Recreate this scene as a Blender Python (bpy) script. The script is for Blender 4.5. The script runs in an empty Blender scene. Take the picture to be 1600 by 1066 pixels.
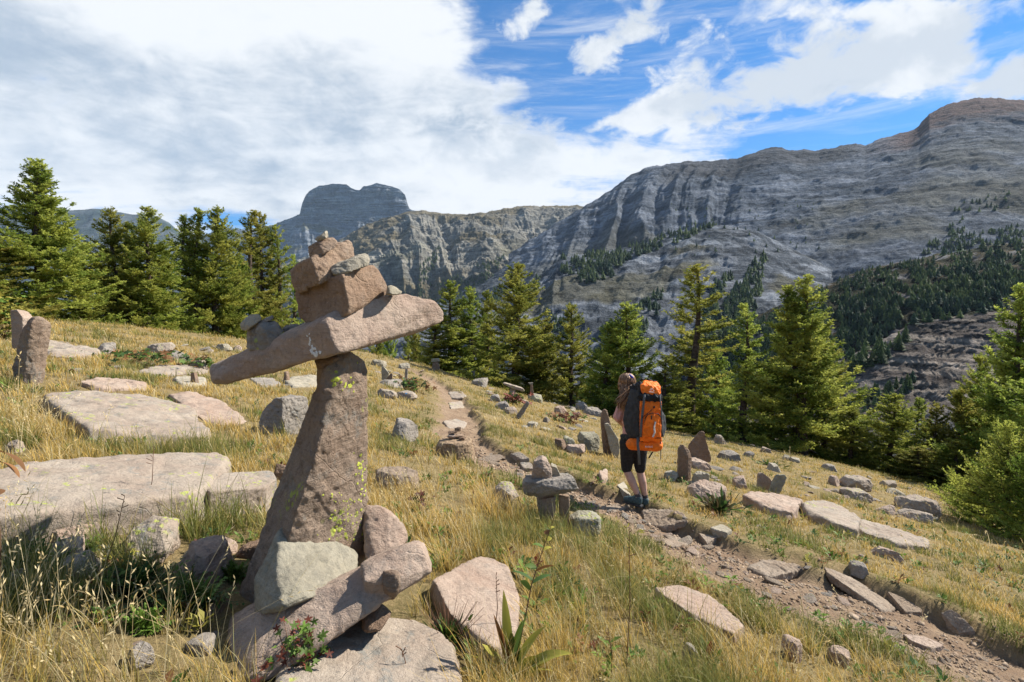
EXPO = 1.0
import bpy, bmesh, math, random
import numpy as np
from mathutils import Vector, Matrix
from mathutils.bvhtree import BVHTree
random.seed(7); RS = np.random.RandomState(7)
C = bpy.context.scene.collection
R = math.radians

# ---------------------------------------------------------------- noise
_P = np.arange(256); np.random.RandomState(3).shuffle(_P); _P = np.concatenate([_P, _P, _P])
_G = np.random.RandomState(5).normal(size=(256, 3)); _G /= np.linalg.norm(_G, axis=1)[:, None]
def pn(x, y, z=0.0):
    x = np.asarray(x, float); y = np.asarray(y, float); z = np.asarray(z, float) + 0*x
    xi = np.floor(x); yi = np.floor(y); zi = np.floor(z)
    fx = x-xi; fy = y-yi; fz = z-zi
    xi = xi.astype(int) & 255; yi = yi.astype(int) & 255; zi = zi.astype(int) & 255
    u = fx*fx*fx*(fx*(fx*6-15)+10); v = fy*fy*fy*(fy*(fy*6-15)+10); w = fz*fz*fz*(fz*(fz*6-15)+10)
    r = 0
    for i in (0, 1):
        for j in (0, 1):
            for k in (0, 1):
                h = _P[_P[_P[(xi+i) & 255]+((yi+j) & 255)]+((zi+k) & 255)]
                g = _G[h]
                d = g[..., 0]*(fx-i)+g[..., 1]*(fy-j)+g[..., 2]*(fz-k)
                r = r + d*(u if i else 1-u)*(v if j else 1-v)*(w if k else 1-w)
    return r*1.6
def fbm(x, y, z=0.0, o=4, g=.5):
    r = 0; a = 1
    for i in range(o):
        r = r + a*pn(np.asarray(x)*2**i+i*17.3, np.asarray(y)*2**i+i*9.1, np.asarray(z)*2**i+i*5.7); a *= g
    return r
def ridged(x, y, z=0.0, o=4, g=.55):
    r = 0; a = 1; t = 0
    for i in range(o):
        r = r + a*(1-np.abs(pn(np.asarray(x)*2**i+i*7.3, np.asarray(y)*2**i+i*3.1, np.asarray(z)*2**i+i*1.7))*2); t += a; a *= g
    return r/t
def sst(a, b, x):
    t = np.clip((x-a)/(b-a), 0, 1); return t*t*(3-2*t)

# ---------------------------------------------------------------- mesh helpers
def mesh(name, v, f, cols=None, uv=None, smooth=True):
    v = np.asarray(v, np.float32).reshape(-1, 3)
    me = bpy.data.meshes.new(name)
    me.vertices.add(len(v)); me.vertices.foreach_set('co', v.ravel())
    if isinstance(f, np.ndarray):
        n, k = f.shape; me.loops.add(n*k); me.loops.foreach_set('vertex_index', f.astype(np.int32).ravel())
        me.polygons.add(n); me.polygons.foreach_set('loop_start', np.arange(0, n*k, k, dtype=np.int32))
    else:
        idx = [i for p in f for i in p]; st = np.cumsum([0]+[len(p) for p in f])[:-1]
        me.loops.add(len(idx)); me.loops.foreach_set('vertex_index', np.array(idx, np.int32))
        me.polygons.add(len(f)); me.polygons.foreach_set('loop_start', st.astype(np.int32)); n = len(f)
    me.update(calc_edges=True); me.validate()
    if smooth: me.polygons.foreach_set('use_smooth', np.ones(len(me.polygons), bool))
    if cols is not None:
        a = me.attributes.new('Col', 'FLOAT_COLOR', 'POINT')
        c = np.ones((len(v), 4), np.float32); c[:, :cols.shape[1]] = cols; a.data.foreach_set('color', c.ravel())
    return me
def link(name, me, mat=None, parent=None, loc=None, **props):
    o = bpy.data.objects.new(name, me); C.objects.link(o)
    if mat is not None and me is not None:
        me.materials.clear(); me.materials.append(mat)
    if parent is not None: o.parent = parent
    if loc is not None: o.location = loc
    for k, val in props.items(): o[k] = val
    return o
def tag(o, label, cat, group=None):
    o['label'] = label; o['category'] = cat
    if group: o['group'] = group
    return o
def empty(name, loc, label, cat, group=None, rz=0):
    o = bpy.data.objects.new(name, None); C.objects.link(o); o.location = loc; o.rotation_euler = (0, 0, rz)
    o.empty_display_size = .2
    return tag(o, label, cat, group)
def copy_tree(o, parent=None):
    c = o.copy(); C.objects.link(c)
    if parent is not None: c.parent = parent
    for ch in list(o.children): copy_tree(ch, c)
    return c

# ---------------------------------------------------------------- camera
F = 800.0; CAM = np.array([0, 0, 1.4]); PIT = R(-2.36)
cam = bpy.data.cameras.new('camera'); cam.lens = 18.0; cam.sensor_width = 36; cam.clip_start = .05; cam.clip_end = 60000
co = link('camera', cam, loc=tuple(CAM)); co.rotation_euler = (R(90)+PIT, 0, 0)
bpy.context.scene.camera = co
def rays(px, py):
    u = (np.asarray(px, float)-800)/F; w = (533-np.asarray(py, float))/F
    y = math.cos(PIT)-w*math.sin(PIT); z = math.sin(PIT)+w*math.cos(PIT)
    return np.stack([u, y+0*u, z+0*u], -1)
def P(px, py, Y):                        # the point seen at a pixel, Y metres ahead
    d = rays(px, py); return CAM+d*(Y/d[..., 1])[..., None] if np.ndim(d) > 1 else CAM+d*(Y/d[1])

# ---------------------------------------------------------------- terrain
_cx = [-200, 0, 200, 400, 560, 650, 750, 850, 950, 1050, 1150, 1250, 1350, 1450, 1520, 1600, 1800]
_cy = [492, 500, 510, 533, 548, 568, 598, 626, 652, 674, 692, 713, 735, 760, 785, 815, 890]
_cY = [15, 15, 20, 25, 29, 30, 28, 25.5, 23.5, 22, 21, 20, 19, 17.5, 16, 14, 11]
_u = (np.array(_cx)-800)/F
_q = np.array([P(a, b, c) for a, b, c in zip(_cx, _cy, _cY)])
_cc = _q[:, 2]-(-.2*_q[:, 0]-.095*_q[:, 1])       # how far the crest stands off the plane
_cu = _q[:, 0]/_q[:, 1]
def crestY(x, y): return np.interp(np.asarray(x)/np.maximum(y, .3), _cu, _cY)
PATHPX = [(640, 577), (668, 590), (692, 606), (712, 628), (716, 655), (722, 678), (748, 702), (800, 728), (868, 752), (925, 775), (985, 800), (1050, 832), (1130, 868), (1230, 905), (1340, 945), (1450, 988), (1560, 1040), (1700, 1120)]
PATHW = [.35, .35, .36, .42, .44, .42, .36, .38, .4, .42, .44, .5, .56, .6, .6, .6, .6, .6]
def H0(x, y):
    x = np.asarray(x, float); y = np.asarray(y, float)
    u = np.clip(x/np.maximum(y, .3), -1.6, 1.6)
    Yc = crestY(x, y); c = np.interp(u, _cu, _cc)
    s = np.clip(y/Yc, 0, 1.2)
    h = -.2*np.clip(x, -60, 200)-.095*y+c*s*s*np.minimum(1, 1)
    h = h+.05*fbm(x*.45, y*.45, 1.3, 3)*np.minimum(1, np.maximum(y, 0)/3)
    d = np.maximum(0, y-Yc)
    h = h-.42*d*np.clip(d/4, 0, 1)
    far = sst(120, 600, np.hypot(x, y))
    lim = -150+18*fbm(x*.004, y*.004, 0, 3)-60*sst(1500, 4000, np.hypot(x, y))
    h = np.where(h < lim, lim, h)
    return h
def march(px, py, Hf, raise_=0.0):
    px = np.atleast_1d(np.asarray(px, float)); py = np.atleast_1d(np.asarray(py, float))
    d = rays(px, py); d = d/d[:, 1:2]; n = len(px)
    ts = .4*1.03**np.arange(160)
    def f(t):
        q = CAM+d[:, None, :]*t[..., None]; return q[..., 2]-Hf(q[..., 0], q[..., 1])-raise_
    v = f(np.broadcast_to(ts, (n, 160))); below = v < 0; k = np.argmax(below, 1); ok = below.any(1) & (k > 0)
    lo = ts[np.maximum(k-1, 0)]; hi = ts[k]; lo = np.where(ok, lo, 30.0); hi = np.where(ok, hi, 30.0)
    for _ in range(9):
        m = (lo+hi)/2; b = f(m[:, None])[:, 0] < 0; hi = np.where(b & ok, m, hi); lo = np.where(~b & ok, m, lo)
    return CAM+d*hi[:, None]
_pp = march([p[0] for p in PATHPX], [p[1] for p in PATHPX], H0)[:, :2]
def pathdist(x, y):
    """signed distance to the path's middle (positive = right hand bank) and its half width"""
    x = np.asarray(x, float); y = np.asarray(y, float)
    best = np.full(x.shape, 1e9); sg = np.zeros(x.shape); wd = np.full(x.shape, .4)
    for i in range(len(_pp)-1):
        a = _pp[i]; b = _pp[i+1]; ab = b-a; L = ab@ab
        t = np.clip(((x-a[0])*ab[0]+(y-a[1])*ab[1])/L, 0, 1)
        dx = x-(a[0]+t*ab[0]); dy = y-(a[1]+t*ab[1]); d = np.hypot(dx, dy)
        s = np.sign(ab[0]*dy-ab[1]*dx)          # path runs towards the camera and right; left of travel = uphill right bank
        m = d < best; best = np.where(m, d, best); sg = np.where(m, s, sg); wd = np.where(m, PATHW[i]+t*(PATHW[i+1]-PATHW[i]), wd)
    return best*sg, wd
def pathmask(x, y):
    d, w = pathdist(x, y)
    w = w*(1.08+.5*pn(np.asarray(x)*1.1, np.asarray(y)*1.1, 4))
    e = d/w+.30*pn(np.asarray(x)*3.0, np.asarray(y)*3.0, 7)+.14*pn(np.asarray(x)*9, np.asarray(y)*9, 8)
    return sst(1.22, .72, np.abs(e)), e
def H(x, y):
    x = np.asarray(x, float); y = np.asarray(y, float)
    h = H0(x, y)
    near = (y < 40) & (np.abs(x) < 40)
    if not np.any(near): return h
    xs = np.where(near, x, 0); ys = np.where(near, y, 0)
    m, e = pathmask(xs, ys)
    bank = .13*(.6+.7*pn(xs*.9, ys*.9, 21))*sst(.8, 1.25, e)*sst(3.0, 1.3, e)         # turf lip standing over the far side
    cut = -.10*m*(1-.3*np.clip(-e, 0, 1))
    rough = m*(.03*pn(xs*4, ys*4, 2)+.02*pn(xs*11, ys*11, 3))
    return h+np.where(near, cut+bank*.7+rough, 0)
def hit(px, py, raise_=0.0):
    r = march(px, py, H, raise_); return r if np.ndim(px) else r[0]
# ---------------------------------------------------------------- materials
def nm(name):
    m = bpy.data.materials.new(name); m.use_nodes = True; nt = m.node_tree; nt.nodes.clear()
    out = nt.nodes.new('ShaderNodeOutputMaterial'); b = nt.nodes.new('ShaderNodeBsdfPrincipled')
    nt.links.new(b.outputs[0], out.inputs[0]); return m, nt, b, out
class N:
    def __init__(s, nt): s.nt = nt
    def n(s, t, **k):
        o = s.nt.nodes.new(t)
        for a, v in k.items():
            if a.startswith('i_'):
                key = a[2:]; key = int(key) if key.isdigit() else key
                if hasattr(v, 'is_output') or isinstance(v, bpy.types.NodeSocket): s.nt.links.new(v, o.inputs[key])
                else: o.inputs[key].default_value = v
            else: setattr(o, a, v)
        return o
    def math(s, op, a, b=0.0, c=None, clamp=False):
        o = s.nt.nodes.new('ShaderNodeMath'); o.operation = op; o.use_clamp = clamp
        for i, v in enumerate((a, b) if c is None else (a, b, c)):
            if isinstance(v, bpy.types.NodeSocket): s.nt.links.new(v, o.inputs[i])
            else: o.inputs[i].default_value = v
        return o.outputs[0]
    def noise(s, vec, scale, detail=4, rough=.55, dist=0):
        o = s.n('ShaderNodeTexNoise'); o.inputs['Scale'].default_value = scale; o.inputs['Detail'].default_value = detail
        o.inputs['Roughness'].default_value = rough; o.inputs['Distortion'].default_value = dist
        if vec is not None: s.nt.links.new(vec, o.inputs['Vector'])
        return o.outputs['Fac']
    def ramp(s, fac, a, b, lo=(0, 0, 0, 1), hi=(1, 1, 1, 1)):
        o = s.n('ShaderNodeMapRange'); o.interpolation_type = 'SMOOTHSTEP'
        o.inputs['From Min'].default_value = a; o.inputs['From Max'].default_value = b
        s.nt.links.new(fac, o.inputs['Value']); return o.outputs[0]
    def mix(s, fac, a, b, mode='MIX'):
        o = s.nt.nodes.new('ShaderNodeMix'); o.data_type = 'RGBA'; o.blend_type = mode
        for k, v in ((0, fac), (6, a), (7, b)):
            if isinstance(v, bpy.types.NodeSocket): s.nt.links.new(v, o.inputs[k])
            elif k == 0: o.inputs[0].default_value = v
            else: o.inputs[k].default_value = (v[0], v[1], v[2], 1)
        return o.outputs[2]
    def bump(s, h, strength, dist, normal=None):
        o = s.n('ShaderNodeBump'); o.inputs['Strength'].default_value = strength; o.inputs['Distance'].default_value = dist
        s.nt.links.new(h, o.inputs['Height'])
        if normal is not None: s.nt.links.new(normal, o.inputs['Normal'])
        return o.outputs[0]
    def vscale(s, vec, xyz):
        o = s.n('ShaderNodeMapping'); s.nt.links.new(vec, o.inputs[0]); o.inputs['Scale'].default_value = xyz; return o.outputs[0]

def rock_mat(name, c1, c2, c3, lichen=.0, grey=.3, lich_col=(.36, .40, .07), bands=0.0, seed=0.0, bump=.6, fine=1.0):
    c1, c2, c3 = [tuple(q*.84 for q in c_) for c_ in (c1, c2, c3)]
    m, nt, b, out = nm(name); g = N(nt)
    tc = g.n('ShaderNodeTexCoord'); oi = g.n('ShaderNodeObjectInfo')
    ad = g.n('ShaderNodeVectorMath', operation='ADD'); nt.links.new(tc.outputs['Object'], ad.inputs[0])
    sc = g.n('ShaderNodeVectorMath', operation='SCALE'); nt.links.new(oi.outputs['Random'], sc.inputs['Scale']); sc.inputs[0].default_value = (31, 17, 23)
    nt.links.new(sc.outputs[0], ad.inputs[1]); v = ad.outputs[0]
    big = g.noise(v, 2.2, 5, .6, .4); mid = g.noise(v, 9, 6, .65, .3); fin = g.noise(v, 60*fine, 5, .7)
    col = g.mix(g.ramp(big, .35, .65), c1, c2)
    col = g.mix(g.ramp(mid, .45, .75), col, c3)
    # speckle of mineral grains and dark pits
    col = g.mix(g.math('MULTIPLY', g.ramp(fin, .5, .72), .55), col, tuple(x*.45 for x in c1))
    col = g.mix(g.math('MULTIPLY', g.ramp(fin, .44, .3), .45), col, tuple(min(.75, x*1.5) for x in c2))
    if bands:
        vb = g.vscale(v, (1.2, 1.2, 14)); bn = g.noise(vb, 2.2, 4, .6, .5)
        col = g.mix(g.math('MULTIPLY', g.ramp(bn, .5, .66), bands), col, tuple(x*.6 for x in c3))
    vb2 = g.n('ShaderNodeMapping'); nt.links.new(v, vb2.inputs[0]); vb2.inputs['Rotation'].default_value = (.25, .2, .1); vb2.inputs['Scale'].default_value = (1, 1, 9); bed = g.noise(vb2.outputs[0], 3.0, 7, .7, .3)
    col = g.mix(g.math('MULTIPLY', g.ramp(bed, .56, .68), .5), col, tuple(x*.55 for x in c1)); col = g.mix(g.math('MULTIPLY', g.ramp(bed, .44, .34), .3), col, tuple(min(.7, x*1.25) for x in c2))
    if grey:
        gn = g.noise(v, 4.3, 8, .72, .6); gd = g.noise(v, 28, 4, .7)
        gf = g.math('MULTIPLY', g.ramp(gn, .53, .62), g.ramp(gd, .35, .6))
        col = g.mix(g.math('MULTIPLY', gf, min(1, grey*2)), col, (.22, .205, .175))
        dk = g.noise(v, 7.7, 9, .8, .2)
        col = g.mix(g.math('MULTIPLY', g.ramp(dk, .6, .68), grey*1.6, clamp=True), col, (.055, .05, .045))
    if lichen:
        ln = g.noise(v, 3.1, 3, .6, .2); vo = g.n('ShaderNodeTexVoronoi', feature='F1'); nt.links.new(v, vo.inputs['Vector']); vo.inputs['Scale'].default_value = 26
        wn = g.noise(v, 40, 4, .7)
        dist = g.math('ADD', vo.outputs['Distance'], g.math('MULTIPLY', wn, .5))
        thr = g.ramp(dist, .68, .56)
        lf = g.math('MULTIPLY', thr, g.ramp(ln, .64-lichen*.14, .72-lichen*.14))
        col = g.mix(g.math('MULTIPLY', lf, .85), col, lich_col)
    nt.links.new(col, b.inputs['Base Color']); b.inputs['Roughness'].default_value = .9
    b.inputs['Specular IOR Level'].default_value = .25
    cr = g.n('ShaderNodeTexVoronoi', feature='DISTANCE_TO_EDGE'); nt.links.new(g.mix(.12, v, g.n('ShaderNodeTexNoise', i_Vector=v, i_Scale=6.0).outputs['Color']), cr.inputs['Vector']); cr.inputs['Scale'].default_value = 1.7
    crk = g.ramp(cr.outputs[0], 0, .006)
    hgt = g.math('ADD', g.math('MULTIPLY', mid, 1.0), g.math('MULTIPLY', fin, .35))
    vf = g.noise(v, 170, 3, .7); hgt = g.math('ADD', hgt, g.math('MULTIPLY', vf, .2)); hgt = g.math('ADD', hgt, g.math('MULTIPLY', bed, .5)); hgt = g.math('ADD', hgt, g.math('MULTIPLY', crk, .12))
    nt.links.new(g.bump(hgt, min(1, bump*1.3), .035), b.inputs['Normal'])
    return m
M = {}
M['pink'] = rock_mat('pink_sandstone', (.40, .28, .205), (.47, .36, .275), (.35, .265, .20), .0, .16, seed=1)
M['tan'] = rock_mat('tan_sandstone', (.32, .205, .13), (.40, .285, .195), (.27, .175, .115), .0, .12, bump=.7)
M['pillar'] = rock_mat('lichened_brown_sandstone', (.30, .205, .14), (.35, .26, .185), (.22, .155, .11), .5, .35, bump=1.0)
M['brown'] = rock_mat('brown_sandstone', (.26, .17, .11), (.33, .225, .15), (.21, .14, .095), .0, .2, bump=.8)
M['slab'] = rock_mat('weathered_slab', (.37, .285, .215), (.43, .355, .275), (.31, .255, .195), .45, .5, bump=.6)
M['pale'] = rock_mat('pale_greenish_rock', (.40, .345, .245), (.47, .41, .31), (.33, .29, .215), .0, .10, bump=.6, bands=.25)
M['footpale'] = rock_mat('smooth_greenish_rock', (.30, .265, .19), (.35, .315, .235), (.25, .225, .17), .0, .08, bump=.5, bands=.2)
M['grey'] = rock_mat('grey_rock', (.27, .23, .185), (.37, .32, .265), (.20, .175, .145), .15, .5)
M['green'] = rock_mat('lichen_green_rock', (.31, .285, .20), (.38, .345, .25), (.23, .21, .16), .8, .5)
M['dirtstone'] = rock_mat('path_stone', (.30, .22, .15), (.39, .31, .23), (.24, .18, .13), .0, .12)

def col_mat(name, rough=.8, transl=0.0, spec=.2, bump=0, vary=0.0, coord='Object', nscale=1.0):
    m, nt, b, out = nm(name); g = N(nt)
    at = g.n('ShaderNodeAttribute', attribute_name='Col'); col = at.outputs['Color']
    if vary:
        oi = g.n('ShaderNodeObjectInfo'); hs = g.n('ShaderNodeHueSaturation')
        nt.links.new(g.math('ADD', g.math('MULTIPLY', oi.outputs['Random'], .05*vary), .5-.025*vary), hs.inputs['Hue'])
        nt.links.new(g.math('ADD', g.math('MULTIPLY', oi.outputs['Random'], .35*vary), 1-.17*vary), hs.inputs['Value'])
        nt.links.new(col, hs.inputs['Color']); col = hs.outputs[0]
    nt.links.new(col, b.inputs['Base Color']); b.inputs['Roughness'].default_value = rough; b.inputs['Specular IOR Level'].default_value = spec
    if transl:
        tr = g.n('ShaderNodeBsdfTranslucent'); nt.links.new(col, tr.inputs[0]); mx = g.n('ShaderNodeMixShader'); mx.inputs[0].default_value = transl
        nt.links.new(b.outputs[0], mx.inputs[1]); nt.links.new(tr.outputs[0], mx.inputs[2]); nt.links.new(mx.outputs[0], out.inputs[0])
    if bump:
        tc = g.n('ShaderNodeTexCoord'); nz = g.noise(tc.outputs[coord], nscale, 8, .7)
        nt.links.new(g.bump(nz, 1.0, bump), b.inputs['Normal'])
    return m
def flat_mat(name, c, rough=.7, spec=.3, nscale=40, var=.25, bump=.002, metal=0.0):
    m, nt, b, out = nm(name); g = N(nt); tc = g.n('ShaderNodeTexCoord')
    nz = g.noise(tc.outputs['Object'], nscale, 4, .6)
    col = g.mix(g.ramp(nz, .35, .7), tuple(x*(1-var) for x in c), tuple(min(1, x*(1+var)) for x in c))
    nt.links.new(col, b.inputs['Base Color']); b.inputs['Roughness'].default_value = rough; b.inputs['Specular IOR Level'].default_value = spec
    b.inputs['Metallic'].default_value = metal
    nt.links.new(g.bump(nz, .6, bump), b.inputs['Normal']); return m
M['grass'] = col_mat('dry_grass', .7, .42, .15)
M['leaf'] = col_mat('leaf', .6, .3, .25)
M['needle'] = col_mat('larch_needles', .7, .52, .15, vary=1.0)
M['bark'] = flat_mat('larch_bark', (.085, .062, .048), .95, .1, 9, .4, .02)
M['wood'] = flat_mat('stump_wood', (.27, .19, .12), .9, .1, 30, .35, .01)
M['deadstem'] = flat_mat('dead_stem', (.16, .085, .05), .9, .1)

def ground_mat():
    m, nt, b, out = nm('ground'); g = N(nt); tc = g.n('ShaderNodeTexCoord'); v = tc.outputs['Object']
    at = g.n('ShaderNodeAttribute', attribute_name='Col'); sep = g.n('ShaderNodeSeparateColor'); nt.links.new(at.outputs['Color'], sep.inputs[0])
    n1 = g.noise(v, 3, 6, .65); n2 = g.noise(v, 24, 6, .7); n3 = g.noise(v, 110, 4, .7)
    turf = g.mix(g.ramp(n1, .35, .65), (.22, .16, .075), (.12, .10, .04)); turf = g.mix(g.ramp(n2, .4, .7), turf, (.30, .22, .11))
    dirt = g.mix(g.ramp(n1, .35, .65), (.22, .145, .09), (.31, .22, .14)); dirt = g.mix(g.ramp(n2, .45, .7), dirt, (.14, .098, .068))
    dirt = g.mix(g.math('MULTIPLY', g.ramp(n3, .55, .7), .5), dirt, (.33, .28, .23))
    far = g.mix(g.ramp(g.noise(v, .02, 6, .7), .4, .6), (.035, .05, .02), (.10, .10, .06))
    col = g.mix(sep.outputs[0], turf, dirt); col = g.mix(sep.outputs[1], col, far)
    nt.links.new(col, b.inputs['Base Color']); b.inputs['Roughness'].default_value = .95; b.inputs['Specular IOR Level'].default_value = .1
    h = g.math('ADD', n2, g.math('MULTIPLY', n3, .4)); nt.links.new(g.bump(h, .9, .03), b.inputs['Normal']); return m
M['ground'] = ground_mat()

def mount_mat():
    m, nt, b, out = nm('mountain'); g = N(nt); tc = g.n('ShaderNodeTexCoord'); v = tc.outputs['Object']
    at = g.n('ShaderNodeAttribute', attribute_name='Col')
    n1 = g.noise(v, .012, 10, .68, .4); n2 = g.noise(v, .05, 8, .72)
    mp = g.n('ShaderNodeMapping'); nt.links.new(v, mp.inputs[0]); mp.inputs['Rotation'].default_value = (R(12), R(26), R(20)); mp.inputs['Scale'].default_value = (.10, .10, 1.6)
    st = g.noise(mp.outputs[0], .028, 9, .7, .6)
    k = g.math('ADD', g.math('MULTIPLY', g.ramp(n1, .3, .7), .55), g.math('MULTIPLY', g.ramp(n2, .35, .68), .6)); k = g.math('ADD', k, g.math('MULTIPLY', g.ramp(st, .36, .64), .75)); k = g.math('ADD', k, .12)
    cc = g.n('ShaderNodeCombineColor'); [nt.links.new(k, cc.inputs[i]) for i in range(3)]
    nt.links.new(g.mix(1.0, at.outputs['Color'], cc.outputs[0], 'MULTIPLY'), b.inputs['Base Color']); b.inputs['Roughness'].default_value = .95; b.inputs['Specular IOR Level'].default_value = .05
    h = g.math('ADD', g.math('MULTIPLY', n1, 1.0), g.math('MULTIPLY', n2, .35)); h = g.math('ADD', h, g.math('MULTIPLY', st, .6))
    nt.links.new(g.bump(h, 1.0, 34), b.inputs['Normal']); return m
M['mount'] = mount_mat()
# ---------------------------------------------------------------- sun and sky
SUN = np.array([math.sin(R(68)), math.cos(R(68)), 0.0]); SUN /= np.linalg.norm(SUN); EL = R(42)
SUNV = np.array([SUN[0]*math.cos(EL), SUN[1]*math.cos(EL), math.sin(EL)])
sl = bpy.data.lights.new('sun', 'SUN'); sl.energy = 5.0; sl.angle = R(.53); sl.color = (1, .95, .87)
so = link('sun', sl, loc=(10, -4, 20)); so.rotation_euler = Vector(SUNV).to_track_quat('Z', 'Y').to_euler()

def build_world():
    w = bpy.data.worlds.new('World'); bpy.context.scene.world = w; w.use_nodes = True; nt = w.node_tree; nt.nodes.clear(); g = N(nt)
    out = g.n('ShaderNodeOutputWorld'); sky = g.n('ShaderNodeTexSky', sky_type='NISHITA'); sky.sun_disc = False
    sky.sun_elevation = EL; sky.sun_rotation = math.atan2(SUN[0], SUN[1]); sky.altitude = 1800; sky.air_density = 1.0; sky.dust_density = .3; sky.ozone_density = 2.5
    tc = g.n('ShaderNodeTexCoord'); sp = g.n('ShaderNodeSeparateXYZ'); nt.links.new(tc.outputs['Generated'], sp.inputs[0])
    x, y, z = sp.outputs
    az = g.math('ARCTAN2', x, y); hor = g.math('SQRT', g.math('ADD', g.math('MULTIPLY', x, x), g.math('MULTIPLY', y, y))); el = g.math('ARCTAN2', z, hor)
    # clouds lie on a layer overhead: project the direction on it
    zz = g.math('ADD', g.math('MAXIMUM', z, 0.0), .16)
    cx = g.math('DIVIDE', x, zz); cy = g.math('DIVIDE', y, zz)
    cv = g.n('ShaderNodeCombineXYZ'); nt.links.new(cx, cv.inputs[0]); nt.links.new(cy, cv.inputs[1]); lay = cv.outputs[0]
    dv = g.n('ShaderNodeCombineXYZ'); nt.links.new(az, dv.inputs[0]); nt.links.new(g.math('MULTIPLY', el, 1.7), dv.inputs[1]); ang = dv.outputs[0]
    def blob(px, py, rx, ry, rot=0):
        d = rays(px, py); a0 = math.atan2(d[0], d[1]); e0 = math.atan2(d[2], math.hypot(d[0], d[1]))
        k = 1/800.0
        fo = 1/(1+(d[0]/d[1])**2)
        da = g.math('SUBTRACT', az, a0); de = g.math('SUBTRACT', el, e0)
        c, s = math.cos(R(rot)), math.sin(R(rot))
        p = g.math('ADD', g.math('MULTIPLY', da, c/(rx*k*fo)), g.math('MULTIPLY', de, s/(rx*k*fo)))
        q = g.math('ADD', g.math('MULTIPLY', da, -s/(ry*k)), g.math('MULTIPLY', de, c/(ry*k)))
        r2 = g.math('ADD', g.math('MULTIPLY', p, p), g.math('MULTIPLY', q, q))
        return g.math('POWER', 2.718, g.math('MULTIPLY', r2, -1.0))
    def total(lst):
        t = None
        for (amp, *a) in lst:
            bl = g.math('MULTIPLY', blob(*a), amp); t = bl if t is None else g.math('ADD', t, bl)
        return t
    # cover: + cloud, - gap
    cover = total(CLOUDS)
    n_big = g.noise(g.vscale(lay, (1, .9, 1)), .9, 8, .62, .5)
    n_str = g.noise(g.vscale(lay, (.9, 2.6, 1)), 1.5, 8, .66, .9)
    n_puf = g.noise(ang, 5.5, 9, .6, .3)
    n_fin = g.noise(ang, 15, 7, .62, .5)
    cov = g.math('ADD', cover, g.math('MULTIPLY', g.math('SUBTRACT', n_big, .5), 1.1))
    cov = g.math('ADD', cov, g.math('MULTIPLY', g.math('SUBTRACT', n_str, .5), 1.7))
    cov = g.math('ADD', cov, g.math('MULTIPLY', g.math('SUBTRACT', n_puf, .5), 1.0))
    cov = g.math('ADD', cov, g.math('MULTIPLY', g.math('SUBTRACT', n_fin, .5), .9))
    thin = g.ramp(cov, -.08, .62)
    # cumulus: crisp puffs
    pf = total(PUFFS)
    pc = g.math('ADD', pf, g.math('MULTIPLY', g.math('SUBTRACT', n_puf, .5), 2.1)); pc = g.math('ADD', pc, g.math('MULTIPLY', g.math('SUBTRACT', n_fin, .5), 1.5))
    puff = g.ramp(pc, .34, .86)
    cm = g.n('ShaderNodeMapping'); nt.links.new(ang, cm.inputs[0]); cm.inputs['Rotation'].default_value = (0, 0, R(-32)); cm.inputs['Scale'].default_value = (1.6, 9, 1)
    cir = g.math('MULTIPLY', g.ramp(g.noise(cm.outputs[0], 1.5, 9, .68, .5), .46, .78), .62)
    cm2 = g.n('ShaderNodeMapping'); nt.links.new(ang, cm2.inputs[0]); cm2.inputs['Rotation'].default_value = (0, 0, R(-12)); cm2.inputs['Scale'].default_value = (2.5, 14, 1)
    cir2 = g.math('MULTIPLY', g.ramp(g.noise(cm2.outputs[0], 1.3, 8, .7, .4), .52, .78), .4)
    cloud = g.math('MAXIMUM', g.math('MAXIMUM', thin, puff), g.math('MAXIMUM', cir, cir2))
    cmx = g.n('ShaderNodeMapping'); nt.links.new(ang, cmx.inputs[0]); cmx.inputs['Scale'].default_value = (2.2, 5.5, 1); cm_ = cmx.outputs[0]
    # thickness shading: the undersides of thick cloud are grey
    gr = total(GREYS)
    gn = g.math('ADD', gr, g.math('MULTIPLY', g.math('SUBTRACT', n_puf, .5), 1.6)); gn = g.math('ADD', gn, g.math('MULTIPLY', g.math('SUBTRACT', n_big, .5), 1.3)); gn = g.math('ADD', gn, g.math('MULTIPLY', g.math('SUBTRACT', n_str, .5), .7))
    gn = g.math('ADD', gn, g.math('MULTIPLY', g.math('SUBTRACT', n_fin, .5), 1.0)); gn = g.math('ADD', gn, g.math('MULTIPLY', g.math('SUBTRACT', g.noise(cm_, 1.0, 9, .62, .6), .5), 1.5)); gfac = g.ramp(gn, .10, 1.2)
    puffsh = g.math('MULTIPLY', g.ramp(g.math('SUBTRACT', n_puf, g.math('MULTIPLY', pf, .12)), .56, .36), .5)
    gtot = g.math('ADD', gfac, g.math('MULTIPLY', puffsh, puff), clamp=True)
    ccol = g.mix(gtot, CLOUD_WHITE, CLOUD_GREY)
    skyc = g.n('ShaderNodeMix', data_type='RGBA', blend_type='MULTIPLY'); skyc.inputs[0].default_value = 1; nt.links.new(sky.outputs[0], skyc.inputs[6]); skyc.inputs[7].default_value = (*SKY_TINT, 1)
    final = g.mix(cloud, skyc.outputs[2], ccol)
    bg = g.n('ShaderNodeBackground'); nt.links.new(final, bg.inputs[0]); bg.inputs[1].default_value = .1; nt.links.new(bg.outputs[0], out.inputs[0])
SKY_TINT = (.16, .58, .86)
CLOUD_WHITE = (4.9, 5.0, 5.1); CLOUD_GREY = (2.2, 2.65, 3.25)
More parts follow.
